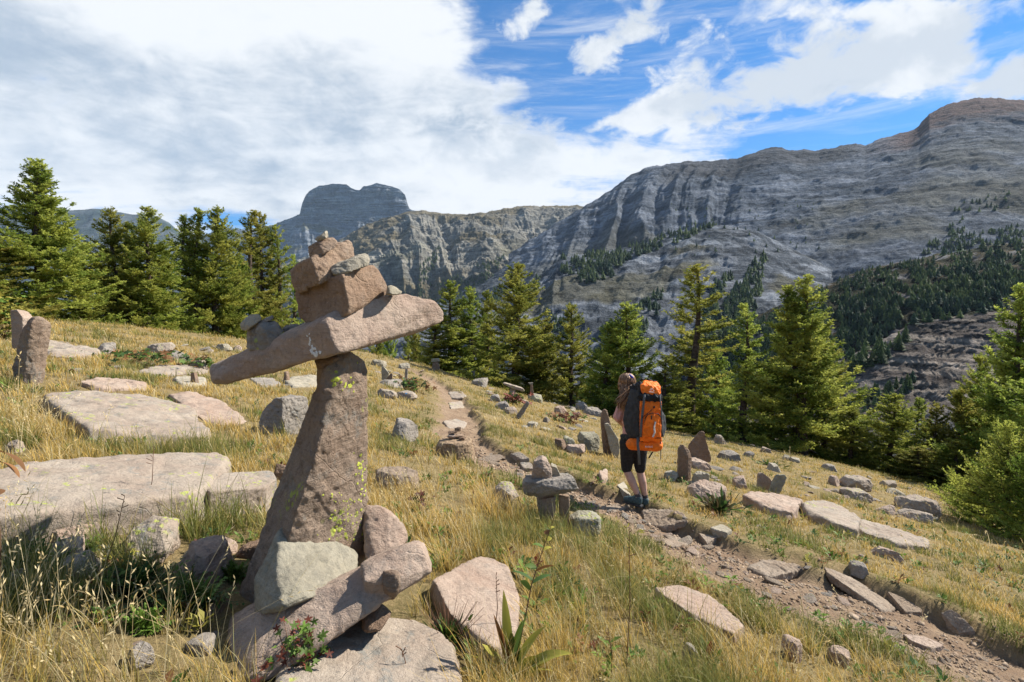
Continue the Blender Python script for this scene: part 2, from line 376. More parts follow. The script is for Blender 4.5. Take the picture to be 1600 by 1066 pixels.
CLOUDS = [(.95, 300, 130, 520, 330), (.5, 600, 230, 300, 160), (.05, 1150, 110, 500, 120), (.4, 950, 270, 260, 60), (.2, 1250, 0, 260, 40), (-1.1, 370, 345, 120, 18), (-.45, 760, 100, 60, 30, 30), (-.4, 60, 130, 160, 30, -15), (-.85, 870, 60, 80, 120, 30), (-.6, 960, 150, 170, 40, 10), (-.5, 1060, 30, 120, 50, 20), (-.45, 770, 15, 60, 30),
          (-.85, 1290, 205, 120, 34, 10), (-.75, 1500, 45, 150, 45), (-.6, 1590, 130, 80, 30), (-.5, 1400, 230, 100, 30), (-.4, 1230, 60, 200, 26, 25), (-.45, 820, 175, 60, 14), (-.3, 1540, 150, 120, 30), (.5, 300, -400, 900, 300), (.4, -500, 300, 300, 300)]
PUFFS = [(.6, 330, 318, 90, 16), (.5, 440, 322, 60, 14), (.5, 700, 200, 60, 30), (.75, 925, 90, 50, 36, 0), (.85, 1012, 26, 60, 30, 10), (.7, 830, 20, 60, 26, 20), (.6, 1090, 80, 60, 26, 15), (.75, 1150, 150, 150, 45, 12), (.9, 1330, 105, 170, 48, 8), (.8, 1470, 75, 90, 45, 0), (.85, 1560, 150, 90, 26, 14), (.65, 1010, 175, 90, 28, 10), (.6, 840, 200, 60, 38, 0), (.5, 720, 235, 90, 50), (.6, 1590, 110, 40, 24), (.45, 1250, 30, 80, 24), (.55, 830, 265, 120, 40)]
GREYS = [(.6, 120, 100, 260, 80, -20), (.55, 600, 150, 280, 70, 0), (.45, 250, 270, 420, 60, 0), (.35, 450, 230, 260, 80), (.3, 400, 60, 200, 60), (.35, 1090, 172, 80, 22, 8), (.3, 1320, 125, 110, 22, 4), (-.35, 330, 60, 200, 40), (-.3, 620, 60, 160, 60), (-.3, 750, 280, 120, 40), (-.3, 1400, 80, 200, 40)]
build_world()

# ---------------------------------------------------------------- ground sheet
def axis(lo, hi, dense_lo, dense_hi, step, grow):
    a = list(np.arange(dense_lo, dense_hi, step)); s = step; v = a[-1]
    while v < hi: s *= grow; v += s; a.append(v)
    s = step; v = a[0]; pre = []
    while v > lo: s *= grow; v -= s; pre.append(v)
    return np.array(pre[::-1]+a)
gx = axis(-9000, 9000, -6, 9, .05, 1.022); gy = axis(-9000, 9000, .6, 10, .05, 1.022)
X, Y = np.meshgrid(gx, gy); Z = H(X, Y)
# small lumps of turf
nr = sst(60, 25, np.hypot(X, Y)); pmk, _ = pathmask(X, Y); pmk = pmk*(np.hypot(X, Y) < 60)
Z = Z+nr*(1-pmk)*(.03*fbm(X*1.7, Y*1.7, 9, 3))
ny, nx = X.shape; idx = np.arange(ny*nx).reshape(ny, nx)
fq = np.stack([idx[:-1, :-1], idx[:-1, 1:], idx[1:, 1:], idx[1:, :-1]], -1).reshape(-1, 4)
cols = np.stack([pmk.ravel(), sst(35, 90, np.hypot(X, Y)).ravel(), 0*pmk.ravel()], -1)
link('ground', mesh('ground', np.stack([X, Y, Z], -1), fq, cols), M['ground'], kind='structure')

# ---------------------------------------------------------------- mountains: sheets of terrain from foot to ridge and down the back
MB = {}
def mountain(name, lines, colf, disp=(40, .004), rib=0.0, ribdir=60.0, n=420, m=170, back=.6, seed=0.0, bumpm='mount', prof=1.0, strata=0, lean=.25, ribrange=None, jagm=0.0):
    """lines: from foot to ridge, each [(px, py, distance)...]; points in between are interpolated, then roughened"""
    x0 = max(l[0][0] for l in lines); x1 = min(l[-1][0] for l in lines)
    px = np.linspace(x0, x1, n)
    L = []
    for l in lines:
        a = np.array(l, float); py = np.interp(px, a[:, 0], a[:, 1]); D = np.interp(px, a[:, 0], a[:, 2])
        L.append(P(px, py, D))
    L = np.array(L)                                   # k, n, 3
    t = np.linspace(0, len(lines)-1, m); t = (len(lines)-1)*(t/(len(lines)-1))**prof
    i0 = np.minimum(t.astype(int), len(lines)-2); f = (t-i0)[:, None, None]
    G = L[i0]*(1-f)+L[i0+1]*f                         # m, n, 3
    tt = (t/(len(lines)-1))[:, None]
    top = 1-sst(.93, 1.0, tt)
    d = ridged(G[..., 0]*disp[1], G[..., 1]*disp[1], G[..., 2]*disp[1]*.5+seed, 5)-.5
    d2 = fbm(G[..., 0]*disp[1]*.4, G[..., 1]*disp[1]*.4, seed+4, 3)
    s = np.arange(n)[None, :]/n
    D = disp[0]*(d*(.2+.8*top)+.8*d2*top)
    if rib:
        wx = s*ribdir+.8*fbm(s*5+0*tt, tt*1.6, seed+2, 3)+lean*tt
        rb = ridged(wx, tt*1.1, seed+3, 5, .5)-.5
        rm = 1.0 if ribrange is None else sst(ribrange[0]-60, ribrange[0]+20, px)[None, :]*sst(ribrange[1]+60, ribrange[1]-20, px)[None, :]+.12
        D = D+rib*rb*sst(1.0, .9, tt)*sst(0, .2, tt)*(.75+.7*pn(s*7, 0*tt, seed+8))*rm
    G[..., 2] += D
    G[..., 1] -= D*.7
    if strata:
        zz = G[..., 2]/strata+1.2*fbm(s*5, tt*3, seed, 3); G[..., 1] += strata*.6*(pn(zz, s*3, seed)+.5*pn(zz*2.3, s*6, seed))*top
    # skyline roughness
    jag = max(disp[0]*.18, jagm)*fbm(s*55, 0*s, seed+1, 5, .6)[0]
    G[..., 2] += jag[None, :]*sst(.93, 1, tt)+jagm*.8*ridged(s*38+tt*9, tt*5+0*s, seed+6, 4)*sst(.2, .6, tt)*top
    # back side
    b1 = G[-1].copy(); b1[:, 1] += back*600; b1[:, 0] *= 1+.1*back; b1[:, 2] -= 330*back
    b2 = b1.copy(); b2[:, 1] += back*1500; b2[:, 2] -= 700
    G = np.concatenate([G, b1[None], b2[None]])
    mm = G.shape[0]; idx = np.arange(mm*n).reshape(mm, n)
    fq = np.stack([idx[:-1, :-1], idx[:-1, 1:], idx[1:, 1:], idx[1:, :-1]], -1).reshape(-1, 4)
    T = np.concatenate([tt[:, 0], [1.0, 1.0]])[:, None]+0*G[..., 0]
    pxg = px[None, :]+0*G[..., 0]
    cols = colf(G, T, pxg)
    me = mesh(name, G.reshape(-1, 3), fq, cols.reshape(-1, 3))
    o = link(name, me, M[bumpm], kind='structure')
    MB[name] = BVHTree.FromPolygons([tuple(p) for p in G.reshape(-1, 3)], [tuple(q) for q in fq])
    return o
def lerp(a, b, t): return np.asarray(a)*(1-t[..., None])+np.asarray(b)*t[..., None]
def c_far(G, T, px):
    n = fbm(G[..., 0]*.002, G[..., 1]*.002, G[..., 2]*.004, 5); return lerp((.07, .08, .08), (.035, .05, .042), sst(-.3, .3, n))
def c_mesa(G, T, px):
    n = fbm(G[..., 0]*.003, G[..., 1]*.003, G[..., 2]*.01, 5); st = pn(G[..., 2]*.03, G[..., 0]*.0006)
    c = lerp((.11, .125, .145), (.19, .205, .22), sst(-.3, .4, n+.6*st)); return lerp(c, (.11, .11, .08), sst(.2, .5, n)*sst(.6, .4, T))
def c_rib(G, T, px):
    n = fbm(G[..., 0]*.004, G[..., 1]*.004, G[..., 2]*.006+3, 5); n2 = fbm(G[..., 0]*.0015, G[..., 1]*.0015, 2, 4)
    c = lerp((.15, .145, .125), (.215, .20, .165), sst(-.3, .4, n)); c = lerp(c, (.12, .098, .055), sst(-.05, .3, n2+.5*sst(.75, 1, T)-.1)*.85)
    return lerp(c, (.10, .10, .04), sst(.1, .5, -n2)*sst(.7, .3, T))
def c_big(G, T, px):
    n = fbm(G[..., 0]*.005, G[..., 1]*.005, G[..., 2]*.012, 6, .62); n2 = fbm(G[..., 0]*.0015, G[..., 1]*.0015, 7, 4); st = pn(G[..., 2]*.035+.01*G[..., 0], G[..., 0]*.002, G[..., 1]*.001)
    c = lerp((.056, .068, .086), (.138, .155, .182), sst(-.45, .55, n+.5*st))
    c = lerp(c, (.085, .08, .055), .7*sst(.0, .4, n2)*sst(.95, .5, T))
    # the brown summit dome on the right
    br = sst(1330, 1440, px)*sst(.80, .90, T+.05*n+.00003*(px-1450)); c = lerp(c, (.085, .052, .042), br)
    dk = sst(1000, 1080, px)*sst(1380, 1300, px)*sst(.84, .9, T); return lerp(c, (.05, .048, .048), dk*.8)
def c_spur(G, T, px):
    n = fbm(G[..., 0]*.012, G[..., 1]*.012, G[..., 2]*.02, 6, .62); c = lerp((.065, .074, .085), (.185, .20, .22), sst(-.4, .5, n)); return lerp(c, (.10, .09, .05), .7*sst(.1, .4, fbm(G[..., 0]*.004, G[..., 1]*.004, 5, 3)))
def c_hill(G, T, px):
    n = fbm(G[..., 0]*.02, G[..., 1]*.02, G[..., 2]*.03, 5); c = lerp((.03, .032, .016), (.075, .058, .03), sst(-.3, .3, n)); return lerp(c, (.15, .145, .14), sst(.22, .42, n))
def c_cliff(G, T, px):
    n = fbm(G[..., 0]*.02, G[..., 1]*.02, G[..., 2]*.1, 5); st = pn(G[..., 2]*.22+.02*G[..., 0], 0*px); st2 = pn(G[..., 2]*.6, G[..., 0]*.01)
    c = lerp((.11, .092, .08), (.34, .29, .24), sst(-.5, .5, st+.5*st2+.4*n)); c = lerp(c, (.18, .17, .16), sst(.3, .5, st2+n)*.6)
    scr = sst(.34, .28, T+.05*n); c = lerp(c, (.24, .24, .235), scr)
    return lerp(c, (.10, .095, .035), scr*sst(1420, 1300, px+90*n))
def pl(s, D=None):
    v = [float(q) for q in s.replace(';', ' ').split()]
    if D is None: return [tuple(v[i:i+3]) for i in range(0, len(v), 3)]
    return [(v[i], v[i+1], D) for i in range(0, len(v), 2)]
mountain('far_hills', [pl('-300 620 500 620 1100 620', 4500), pl('-300 300 -100 318 0 325 18 320 60 318 110 328 160 327 207 335 237 335 264 348 285 366 320 366 351 356 369 357 395 360 420 354 444 350 475 340 560 370 1100 400', 7800)], c_far, (60, .002), seed=1, n=500, m=90, rib=60, ribdir=14)
mountain('mesa_mountain', [pl('380 580 700 580 900 570', 4900), pl('380 420 430 385 470 352 520 372 560 350 600 362 640 332 700 360 900 400', 6500), pl('380 372 430 352 468 336 471 334 520 333 570 334 600 330 638 327 645 332 700 345 900 400', 6650), pl('380 371 430 351 468 335 472 318 478 304 484 298 497 291 520 287 541 288 549 294 556 297 562 297 568 291 578 290 588 286 597 288 612 291 625 296 633 305 640 329 648 332 700 345 900 400', 6720)], c_mesa, (26, .005), seed=2, n=620, m=240, strata=40, rib=70, ribdir=30)
mountain('ribbed_mountain', [pl('430 620 600 620 700 620 860 620 1000 600', 2100), pl('430 500 520 455 560 430 640 400 700 425 760 395 850 425 1000 420', 2700), pl('430 420 480 400 530 375 570 352 600 342 640 330 656 329 690 333 730 335 762 331 800 324 820 321 845 322 870 321 900 321 950 330 1000 345', 4300)], c_rib, (34, .006), seed=3, rib=60, ribdir=13, n=900, m=260, lean=1.8)
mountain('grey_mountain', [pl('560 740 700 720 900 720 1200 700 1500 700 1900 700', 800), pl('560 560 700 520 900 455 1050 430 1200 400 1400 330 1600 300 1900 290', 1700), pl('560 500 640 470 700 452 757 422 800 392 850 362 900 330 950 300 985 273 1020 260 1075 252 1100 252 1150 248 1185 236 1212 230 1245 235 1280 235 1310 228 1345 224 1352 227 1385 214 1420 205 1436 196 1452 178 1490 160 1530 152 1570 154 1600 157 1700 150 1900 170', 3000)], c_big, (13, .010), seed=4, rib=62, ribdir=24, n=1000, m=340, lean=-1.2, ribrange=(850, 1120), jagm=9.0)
mountain('rocky_spur', [pl('560 800 700 780 900 780 1100 780 1300 760', 480), pl('560 580 700 560 800 520 900 500 1050 490 1300 480', 900), pl('560 560 620 520 700 490 780 465 830 441 880 402 950 392 1010 380 1050 366 1090 357 1130 352 1180 360 1300 420', 1500)], c_spur, (9, .018), seed=5, n=600, m=180, back=.3, rib=12, ribdir=14)
mountain('forested_hill', [pl('1080 740 1250 700 1320 660 1420 605 1560 588 1700 580 1900 570', 420), pl('1080 570 1220 500 1290 470 1400 440 1600 430 1900 420', 600), pl('1080 545 1120 520 1200 485 1290 447 1340 424 1400 410 1450 402 1500 393 1550 384 1600 376 1750 350 1900 330', 900)], c_hill, (9, .03), seed=6, n=420, m=140, back=.3)
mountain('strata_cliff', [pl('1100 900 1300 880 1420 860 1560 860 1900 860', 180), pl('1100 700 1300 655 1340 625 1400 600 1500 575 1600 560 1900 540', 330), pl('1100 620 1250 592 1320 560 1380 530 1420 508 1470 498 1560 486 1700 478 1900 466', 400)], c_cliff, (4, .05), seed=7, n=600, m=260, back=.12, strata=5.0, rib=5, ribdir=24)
hz, nt_, b_, out_ = nm('air'); nt_.nodes.remove(b_)
pv = nt_.nodes.new('ShaderNodeVolumePrincipled'); pv.inputs['Color'].default_value = (.62, .8, 1, 1); pv.inputs['Density'].default_value = 2.2e-5; pv.inputs['Anisotropy'].default_value = .0
nt_.links.new(pv.outputs[0], out_.inputs['Volume'])
bm = bmesh.new(); bmesh.ops.create_cube(bm, size=1); me = bpy.data.meshes.new('haze'); bm.to_mesh(me); bm.free()
zlo, zhi = -1200.0, 3400.0
hzo = link('haze', me, hz, kind='stuff'); hzo.location = (0, 0, (zlo+zhi)/2); hzo.scale = (21000, 21000, zhi-zlo)
# ---------------------------------------------------------------- stones
OCC = np.zeros((1600, 1600), bool)      # where stone covers the turf, 2.5 cm cells from (-20, -2)... keeps the grass off it
OX, OY, OC = -18.0, 0.0, .025
def occ_mark(w, grow=0):
    h = H(w[:, 0], w[:, 1]); k = w[:, 2] > h+.0
    i = ((w[k, 0]-OX)/OC).astype(int); j = ((w[k, 1]-OY)/OC).astype(int)
    m = (i > 1) & (i < 1598) & (j > 1) & (j < 1598); i = i[m]; j = j[m]
    for a in (-1, 0, 1):
        for b in (-1, 0, 1): OCC[i+a, j+b] = True
def occ(x, y):
    i = np.clip(((x-OX)/OC).astype(int), 0, 1599); j = np.clip(((y-OY)/OC).astype(int), 0, 1599); return OCC[i, j]
_tmpc = bpy.data.collections.new('tmp'); C.children.link(_tmpc)
def hullmesh(pieces, bevel=0.0):
    bm = bmesh.new()
    for pts in pieces:
        vs = [bm.verts.new(tuple(map(float, p))) for p in pts]
        r = bmesh.ops.convex_hull(bm, input=vs)
        junk = [v for v in r['geom_interior'] if isinstance(v, bmesh.types.BMVert)]+[v for v in r['geom_unused'] if isinstance(v, bmesh.types.BMVert)]
        bmesh.ops.delete(bm, geom=list(set(junk)), context='VERTS')
    if bevel > .0: bmesh.ops.bevel(bm, geom=bm.edges[:], offset=bevel, segments=1, affect='EDGES', profile=.5)
    me = bpy.data.meshes.new('t'); bm.to_mesh(me); bm.free(); return me
def remesh(me, voxel):
    o = bpy.data.objects.new('t', me); _tmpc.objects.link(o)
    md = o.modifiers.new('r', 'REMESH'); md.mode = 'VOXEL'; md.voxel_size = voxel; md.adaptivity = 0
    sm = o.modifiers.new('s', 'SMOOTH'); sm.factor = .4; sm.iterations = 1
    dg = bpy.context.evaluated_depsgraph_get(); e = o.evaluated_get(dg); r = bpy.data.meshes.new_from_object(e)
    bpy.data.objects.remove(o); bpy.data.meshes.remove(me); return r
def roughen(me, size, seed, amp=1.0, fine=1.0, layer=0.0, chip=1.0):
    n = len(me.vertices); v = np.zeros(n*3); me.vertices.foreach_get('co', v); v = v.reshape(-1, 3)
    nn = np.zeros(n*3); me.vertices.foreach_get('normal', nn); nn = nn.reshape(-1, 3)
    rs_ = np.random.RandomState(int(seed*13) % 9999)
    for k in range(34 if chip < 1.5 else 20):                      # chisel flat chips off corners and edges
        dd_ = rs_.normal(size=3); dd_ /= np.linalg.norm(dd_); pr = v@dd_; top_ = pr.max(); cut_ = top_-size*rs_.uniform(.008, .07)*chip
        ov = pr-cut_; m_ = ov > 0; v[m_] -= dd_*(ov[m_]*.92)[:, None]
    a = v/size; sx = seed*3.7
    d = .014*fbm(a[:, 0]*2.2+sx, a[:, 1]*2.2, a[:, 2]*2.2, 3)
    ch = ridged(a[:, 0]*3.1+sx, a[:, 1]*3.1, a[:, 2]*3.1+5, 3)-.5
    d = d-.03*np.maximum(0, ch)**1.2*2-.022*np.floor(2.5*pn(a[:, 0]*1.9+sx, a[:, 1]*1.9, a[:, 2]*1.9+9))*.5
    d = d+fine*.011*fbm(a[:, 0]*9+sx, a[:, 1]*9, a[:, 2]*9, 4, .65)
    k = 1.0
    if layer: d = d+layer*.02*np.sign(pn(a[:, 0]*.7+sx, a[:, 1]*.7, a[:, 2]*16))*np.abs(pn(a[:, 0]*.7+sx, a[:, 1]*.7, a[:, 2]*16))**.4
    v = v+nn*(d*size*amp)[:, None]
    me.vertices.foreach_set('co', v.ravel()); me.update(); return v
_sc = [0]
def stone(name, pieces, mat, label, cat='stone', group=None, res=None, amp=1.0, bev=.008, mark=True, layer=0.0, fine=1.0, chip=.55):
    allp = np.array([p for q in pieces for p in q], float); ext = allp.max(0)-allp.min(0); size = float(np.sort(ext)[1]); big = float(ext.max())
    base = np.array([(allp[:, 0].min()+allp[:, 0].max())/2, (allp[:, 1].min()+allp[:, 1].max())/2, allp[:, 2].min()])
    _sc[0] += 1
    me = hullmesh([[np.array(p)-base for p in q] for q in pieces], bev*size)
    me = remesh(me, res or big/80)
    me.name = name
    v = roughen(me, size, _sc[0]+.37, amp, fine, layer, chip)
    me.polygons.foreach_set('use_smooth', np.ones(len(me.polygons), bool))
    o = link(name, me, M[mat], loc=tuple(base)); tag(o, label, cat, group)
    if mark: occ_mark(v+base)
    return o
def px3(lst): return [P(a, b, c) for a, b, c in lst]
def stand(name, out, Y, th, mat, label, front=None, group=None, cat='stone', taper=.85, lean=0.0, **k):
    """an upright stone: its outline, at its real distance Y, with thickness th; front = extra (px, py, Y) points of its nearest ridge"""
    f = px3([(a, b, c[0] if c else Y) for a, b, *c in out]); f = np.array(f); cen = f.mean(0)
    bk = f+(np.array([0, th, 0])); bk = cen+np.array([0, th, 0])+(bk-cen-np.array([0, th, 0]))*np.array([taper, 1, taper])
    pts = list(f)+list(bk)+(px3(front) if front else [])
    return stone(name, [pts], mat, label, cat, group, **k)
def yat(px, py): return float(hit(px, py)[1])
def slab(name, out, th, mat, label, group=None, cat='rock', deep=.12, tilt=0.0, **k):
    """a flat stone lying in the turf: the outline of its top face, which stands th above the ground"""
    a = np.array(out, float); t = hit(a[:, 0], a[:, 1], th)
    t = t.copy(); c = t.mean(0)
    # flatten towards its own plane
    A = np.c_[t[:, 0], t[:, 1], np.ones(len(t))]; co_, *_ = np.linalg.lstsq(A, t[:, 2], rcond=None); t[:, 2] = A@co_
    b = c+(t-c)*1.0; b[:, 2] = t[:, 2]-th-deep
    k.setdefault('chip', .38); return stone(name, [list(t)+list(b)], mat, label, cat, group, **k)
def boulder(name, x0, x1, yt, yb, mat, label, group=None, cat='rock', seed=None, dep=.8, blocky=.82, sink=.3, **k):
    rs = np.random.RandomState(seed if seed is not None else int(x0*7+yb)); Y = yat((x0+x1)/2, yb-.25*(yb-yt)*0)
    w = (x1-x0)*Y/F; h = (yb-yt)*Y/F*.86; d = w*dep
    p = np.array([[a_, b_, c_] for a_ in (-1, 1) for b_ in (-1, 1) for c_ in (-1, 1)], float)
    p = np.concatenate([p*rs.uniform(.55, 1, (8, 3)), p*rs.uniform(.45, 1.0, (8, 3))]); tp = p[:, 2] > 0; p[tp, :2] *= rs.uniform(.45, .95, (tp.sum(), 1)); p[:, 2] += p[:, 0]*rs.uniform(-.35, .35)
    an_ = rs.uniform(-.7, .7); ca_, sa_ = math.cos(an_), math.sin(an_); p[:, :2] = p[:, :2]@np.array([[ca_, sa_], [-sa_, ca_]])
    mn = p.min(0); mx = p.max(0); p = (p-mn)/(mx-mn)
    c = P((x0+x1)/2, yb, Y); sink = .35
    q = np.stack([c[0]+(p[:, 0]-.5)*w, Y+p[:, 1]*d-.1*d, c[2]-h*sink+p[:, 2]*h*(1+sink)], -1)
    return stone(name, [list(q)], mat, label, cat, group, chip=1.8, **k)

# ---- the big leaning cairn
G0 = 'stones of the big leaning cairn'
stone('standing_stone', [
    px3([(495, 568, 2.56), (520, 552, 2.50), (548, 549, 2.5), (574, 566, 2.68), (574, 650, 2.70), (496, 650, 2.60), (507, 580, 2.43), (506, 650, 2.40), (530, 560, 2.8), (564, 570, 2.95), (564, 650, 2.98), (500, 640, 2.85)]),
    px3([(492, 610, 2.60), (478, 650, 2.62), (462, 692, 2.63), (507, 612, 2.42), (500, 692, 2.38), (574, 600, 2.69), (574, 700, 2.72), (470, 690, 2.9), (563, 700, 3.0), (563, 600, 2.98), (505, 610, 2.85)]),
    px3([(464, 688, 2.63), (443, 736, 2.64), (500, 680, 2.38), (486, 735, 2.35), (574, 680, 2.71), (573, 740, 2.72), (450, 735, 2.95), (565, 740, 3.0), (565, 680, 2.95), (474, 690, 2.92)]),
    px3([(443, 735, 2.64), (423, 790, 2.62), (486, 730, 2.35), (462, 800, 2.31), (573, 730, 2.72), (572, 862, 2.70), (440, 870, 2.36), (430, 795, 2.9), (560, 860, 3.0), (564, 730, 2.98), (450, 740, 2.92)]),
    px3([(424, 786, 2.62), (395, 880, 2.58), (366, 950, 2.52), (462, 795, 2.31), (440, 880, 2.30), (425, 965, 2.30), (572, 850, 2.70), (560, 960, 2.6), (540, 860, 2.95), (400, 880, 2.88), (385, 960, 2.8), (436, 790, 2.85)])],
    'pillar', 'tall brown leaning standing stone with yellow lichen that carries the cairn', 'standing stone', G0, res=.0085, amp=.5, fine=1.7, chip=.3)
stone('crossbar_stone', [
    px3([(325, 573, 2.78), (331, 601, 2.74), (345, 603, 2.68), (372, 553, 2.74), (470, 513, 2.55), (503, 494, 2.44), (512, 497, 2.30), (527, 552, 2.28), (420, 584, 2.52), (334, 592, 2.68), (400, 548, 2.60), (372, 556, 2.95), (505, 497, 2.85), (520, 548, 2.85), (345, 590, 2.95)]),
    px3([(507, 494, 2.31), (525, 552, 2.28), (545, 548, 2.34), (536, 480, 2.42), (600, 462, 2.68), (632, 459, 2.78), (680, 469, 2.95), (695, 490, 3.04), (694, 502, 3.04), (660, 519, 2.92), (600, 535, 2.66), (560, 546, 2.46), (520, 495, 2.85), (640, 463, 3.04), (685, 480, 3.12), (680, 500, 3.12), (560, 540, 2.85), (530, 550, 2.8)])],
    'pink', 'long pinkish crossbar stone tilted across the top of the standing stone', 'stone', G0, res=.0085, amp=.35, chip=.14, mark=False)
stone('block_stone', [px3([(458, 456, 2.56), (467, 497, 2.56), (481, 508, 2.54), (535, 427, 2.36), (548, 482, 2.36), (543, 494, 2.36), (505, 505, 2.42), (583, 414, 2.62), (592, 420, 2.68), (606, 448, 2.76), (602, 464, 2.74), (560, 484, 2.52), (478, 447, 2.84), (575, 414, 2.92), (600, 450, 2.95), (490, 500, 2.88), (560, 480, 2.86)])],
    'tan', 'big square tan block resting on the middle of the crossbar stone', 'stone', G0, res=.0068, amp=.45, chip=.2, mark=False)
stone('block_stone', [px3([(452, 419, 2.54), (461, 454, 2.54), (466, 459, 2.52), (486, 402, 2.37), (498, 446, 2.37), (520, 437, 2.42), (545, 376, 2.64), (549, 378, 2.66), (553, 400, 2.68), (548, 422, 2.62), (525, 382, 2.6), (470, 412, 2.8), (545, 380, 2.82), (545, 418, 2.82), (475, 455, 2.8)])],
    'tan', 'rough reddish tan block, second block of the cairn, under the small top stones', 'stone', G0, res=.007, amp=.9, chip=.3, mark=False)
stone('flat_stone', [px3([(514, 417, 2.46), (516, 426, 2.40), (530, 433, 2.38), (548, 425, 2.38), (577, 415, 2.46), (581, 404, 2.48), (577, 398, 2.5), (570, 396, 2.52), (556, 400, 2.46), (545, 407, 2.42), (525, 414, 2.6), (570, 400, 2.66)])],
    'pale', 'thin yellowish wedge stone lying on the right shoulder of the big square block', 'stone', G0, res=.005, amp=.9, mark=False)
stone('flat_stone', [px3([(482, 386, 2.50), (483, 400, 2.48), (488, 404, 2.46), (508, 397, 2.42), (525, 387, 2.46), (529, 377, 2.5), (520, 371, 2.52), (510, 371, 2.5), (495, 379, 2.45), (490, 382, 2.64), (520, 374, 2.68), (524, 380, 2.68), (490, 395, 2.6)])],
    'tan', 'small rounded flat stone near the very top of the cairn', 'stone', G0, res=.004, mark=False)
stone('top_stone', [px3([(492, 374, 2.50), (497, 378, 2.48), (500, 369, 2.46), (509, 361, 2.48), (511, 360, 2.5), (513, 371, 2.5), (509, 374, 2.46), (495, 373, 2.58), (510, 364, 2.6), (510, 372, 2.6)])],
    'pale', 'tiny pointed stone crowning the top of the cairn', 'stone', G0, res=.003, mark=False)
stone('flake_stone', [px3([(602, 462, 2.54), (606, 447, 2.56), (612, 444, 2.58), (629, 456, 2.62), (626, 460, 2.60), (610, 460, 2.52), (606, 448, 2.72), (626, 457, 2.72), (606, 460, 2.74)])],
    'pale', 'thin pale flake lying on the crossbar against the right end of the big block', 'stone', G0, res=.004, mark=False)
stone('grey_stone', [px3([(381, 518, 2.60), (384, 540, 2.60), (388, 549, 2.58), (400, 505, 2.56), (405, 502, 2.55), (412, 512, 2.50), (408, 553, 2.50), (428, 548, 2.48), (446, 528, 2.52), (446, 522, 2.53), (433, 505, 2.54), (425, 500, 2.56), (398, 515, 2.74), (430, 506, 2.76), (440, 530, 2.76), (395, 545, 2.74)])],
    'grey', 'grey rounded block sitting on the low left arm of the crossbar', 'stone', G0, res=.006, mark=False)
stone('cap_stone', [px3([(375, 508, 2.58), (378, 518, 2.57), (390, 514, 2.53), (408, 500, 2.54), (410, 496, 2.55), (402, 490, 2.57), (390, 492, 2.6), (380, 502, 2.68), (404, 494, 2.7), (406, 499, 2.7)])],
    'pale', 'small light cap stone on top of the grey block on the left arm', 'stone', G0, res=.004, mark=False)
stone('sliver_stone', [px3([(400, 507, 2.56), (404, 510, 2.54), (427, 498, 2.56), (428, 493, 2.57), (415, 497, 2.56), (405, 505, 2.68), (424, 496, 2.68)])],
    'grey', 'thin sliver of stone behind the small cap stone on the left arm', 'stone', G0, res=.003, mark=False)
stone('dark_stone', [px3([(441, 512, 2.66), (445, 528, 2.64), (460, 530, 2.6), (468, 508, 2.62), (462, 506, 2.66), (448, 508, 2.7), (446, 512, 2.8), (466, 508, 2.8), (462, 526, 2.8), (446, 526, 2.8)])],
    'grey', 'dark rounded stone lying between the grey block and the big square block', 'stone', G0, res=.004, mark=False)
stone('wedge_stone', [px3([(491, 562, 2.50), (497, 580, 2.49), (503, 578, 2.44), (530, 560, 2.44), (527, 555, 2.44), (505, 556, 2.46), (494, 562, 2.7), (526, 556, 2.72), (500, 576, 2.7)])],
    'brown', 'small brown wedge jammed between the standing stone and the crossbar', 'stone', G0, res=.004, mark=False)
G1 = 'stones around the foot of the big cairn'
stone('foot_stone', [px3([(396, 905, 2.24), (398, 962, 2.16), (410, 962, 2.10), (445, 951, 2.02), (436, 828, 2.36), (442, 823, 2.40), (484, 820, 2.48), (560, 862, 2.55), (563, 868, 2.55), (556, 905, 2.40), (548, 911, 2.34), (470, 940, 2.06), (416, 964, 2.04), (432, 900, 2.14), (444, 832, 2.5), (480, 828, 2.55), (555, 868, 2.62), (545, 900, 2.55), (410, 950, 2.36)])],
    'footpale', 'pale greenish wedge shaped stone leaning on the foot of the standing stone', 'stone', G1, res=.008, amp=.7, layer=.25, chip=.5)
stone('slanting_slab', [
    px3([(345, 992, 2.30), (352, 1010, 2.05), (375, 1066, 1.9), (392, 1075, 1.86), (372, 978, 2.10), (425, 1062, 1.88), (470, 1030, 1.92), (560, 950, 2.08), (600, 925, 2.16), (598, 888, 2.22), (420, 950, 2.12), (365, 955, 2.3), (460, 920, 2.5), (590, 880, 2.5), (590, 930, 2.4), (380, 1060, 2.2), (352, 985, 2.4), (662, 850, 2.36), (672, 884, 2.32), (634, 922, 2.2)]),
    px3([(560, 880, 2.24), (640, 850, 2.30), (656, 842, 2.34), (668, 858, 2.34), (677, 886, 2.30), (672, 900, 2.26), (628, 925, 2.18), (600, 900, 2.16), (575, 935, 2.14), (570, 905, 2.10), (660, 846, 2.52), (672, 890, 2.5), (600, 860, 2.5), (600, 920, 2.4)])],
    'pink', 'long pink slab slanting up to the right beneath the pale wedge stone', 'rock', G1, res=.009, amp=.45, chip=.35)
stone('pink_stone', [px3([(568, 862, 2.62), (570, 790, 2.72), (598, 792, 2.72), (615, 806, 2.72), (620, 824, 2.7), (636, 830, 2.68), (637, 850, 2.62), (600, 875, 2.5), (570, 880, 2.5), (575, 790, 2.98), (612, 806, 3.0), (634, 840, 2.95), (570, 860, 2.9)])],
    'pink', 'rounded pink rock behind the right foot of the standing stone', 'rock', G1, res=.010)
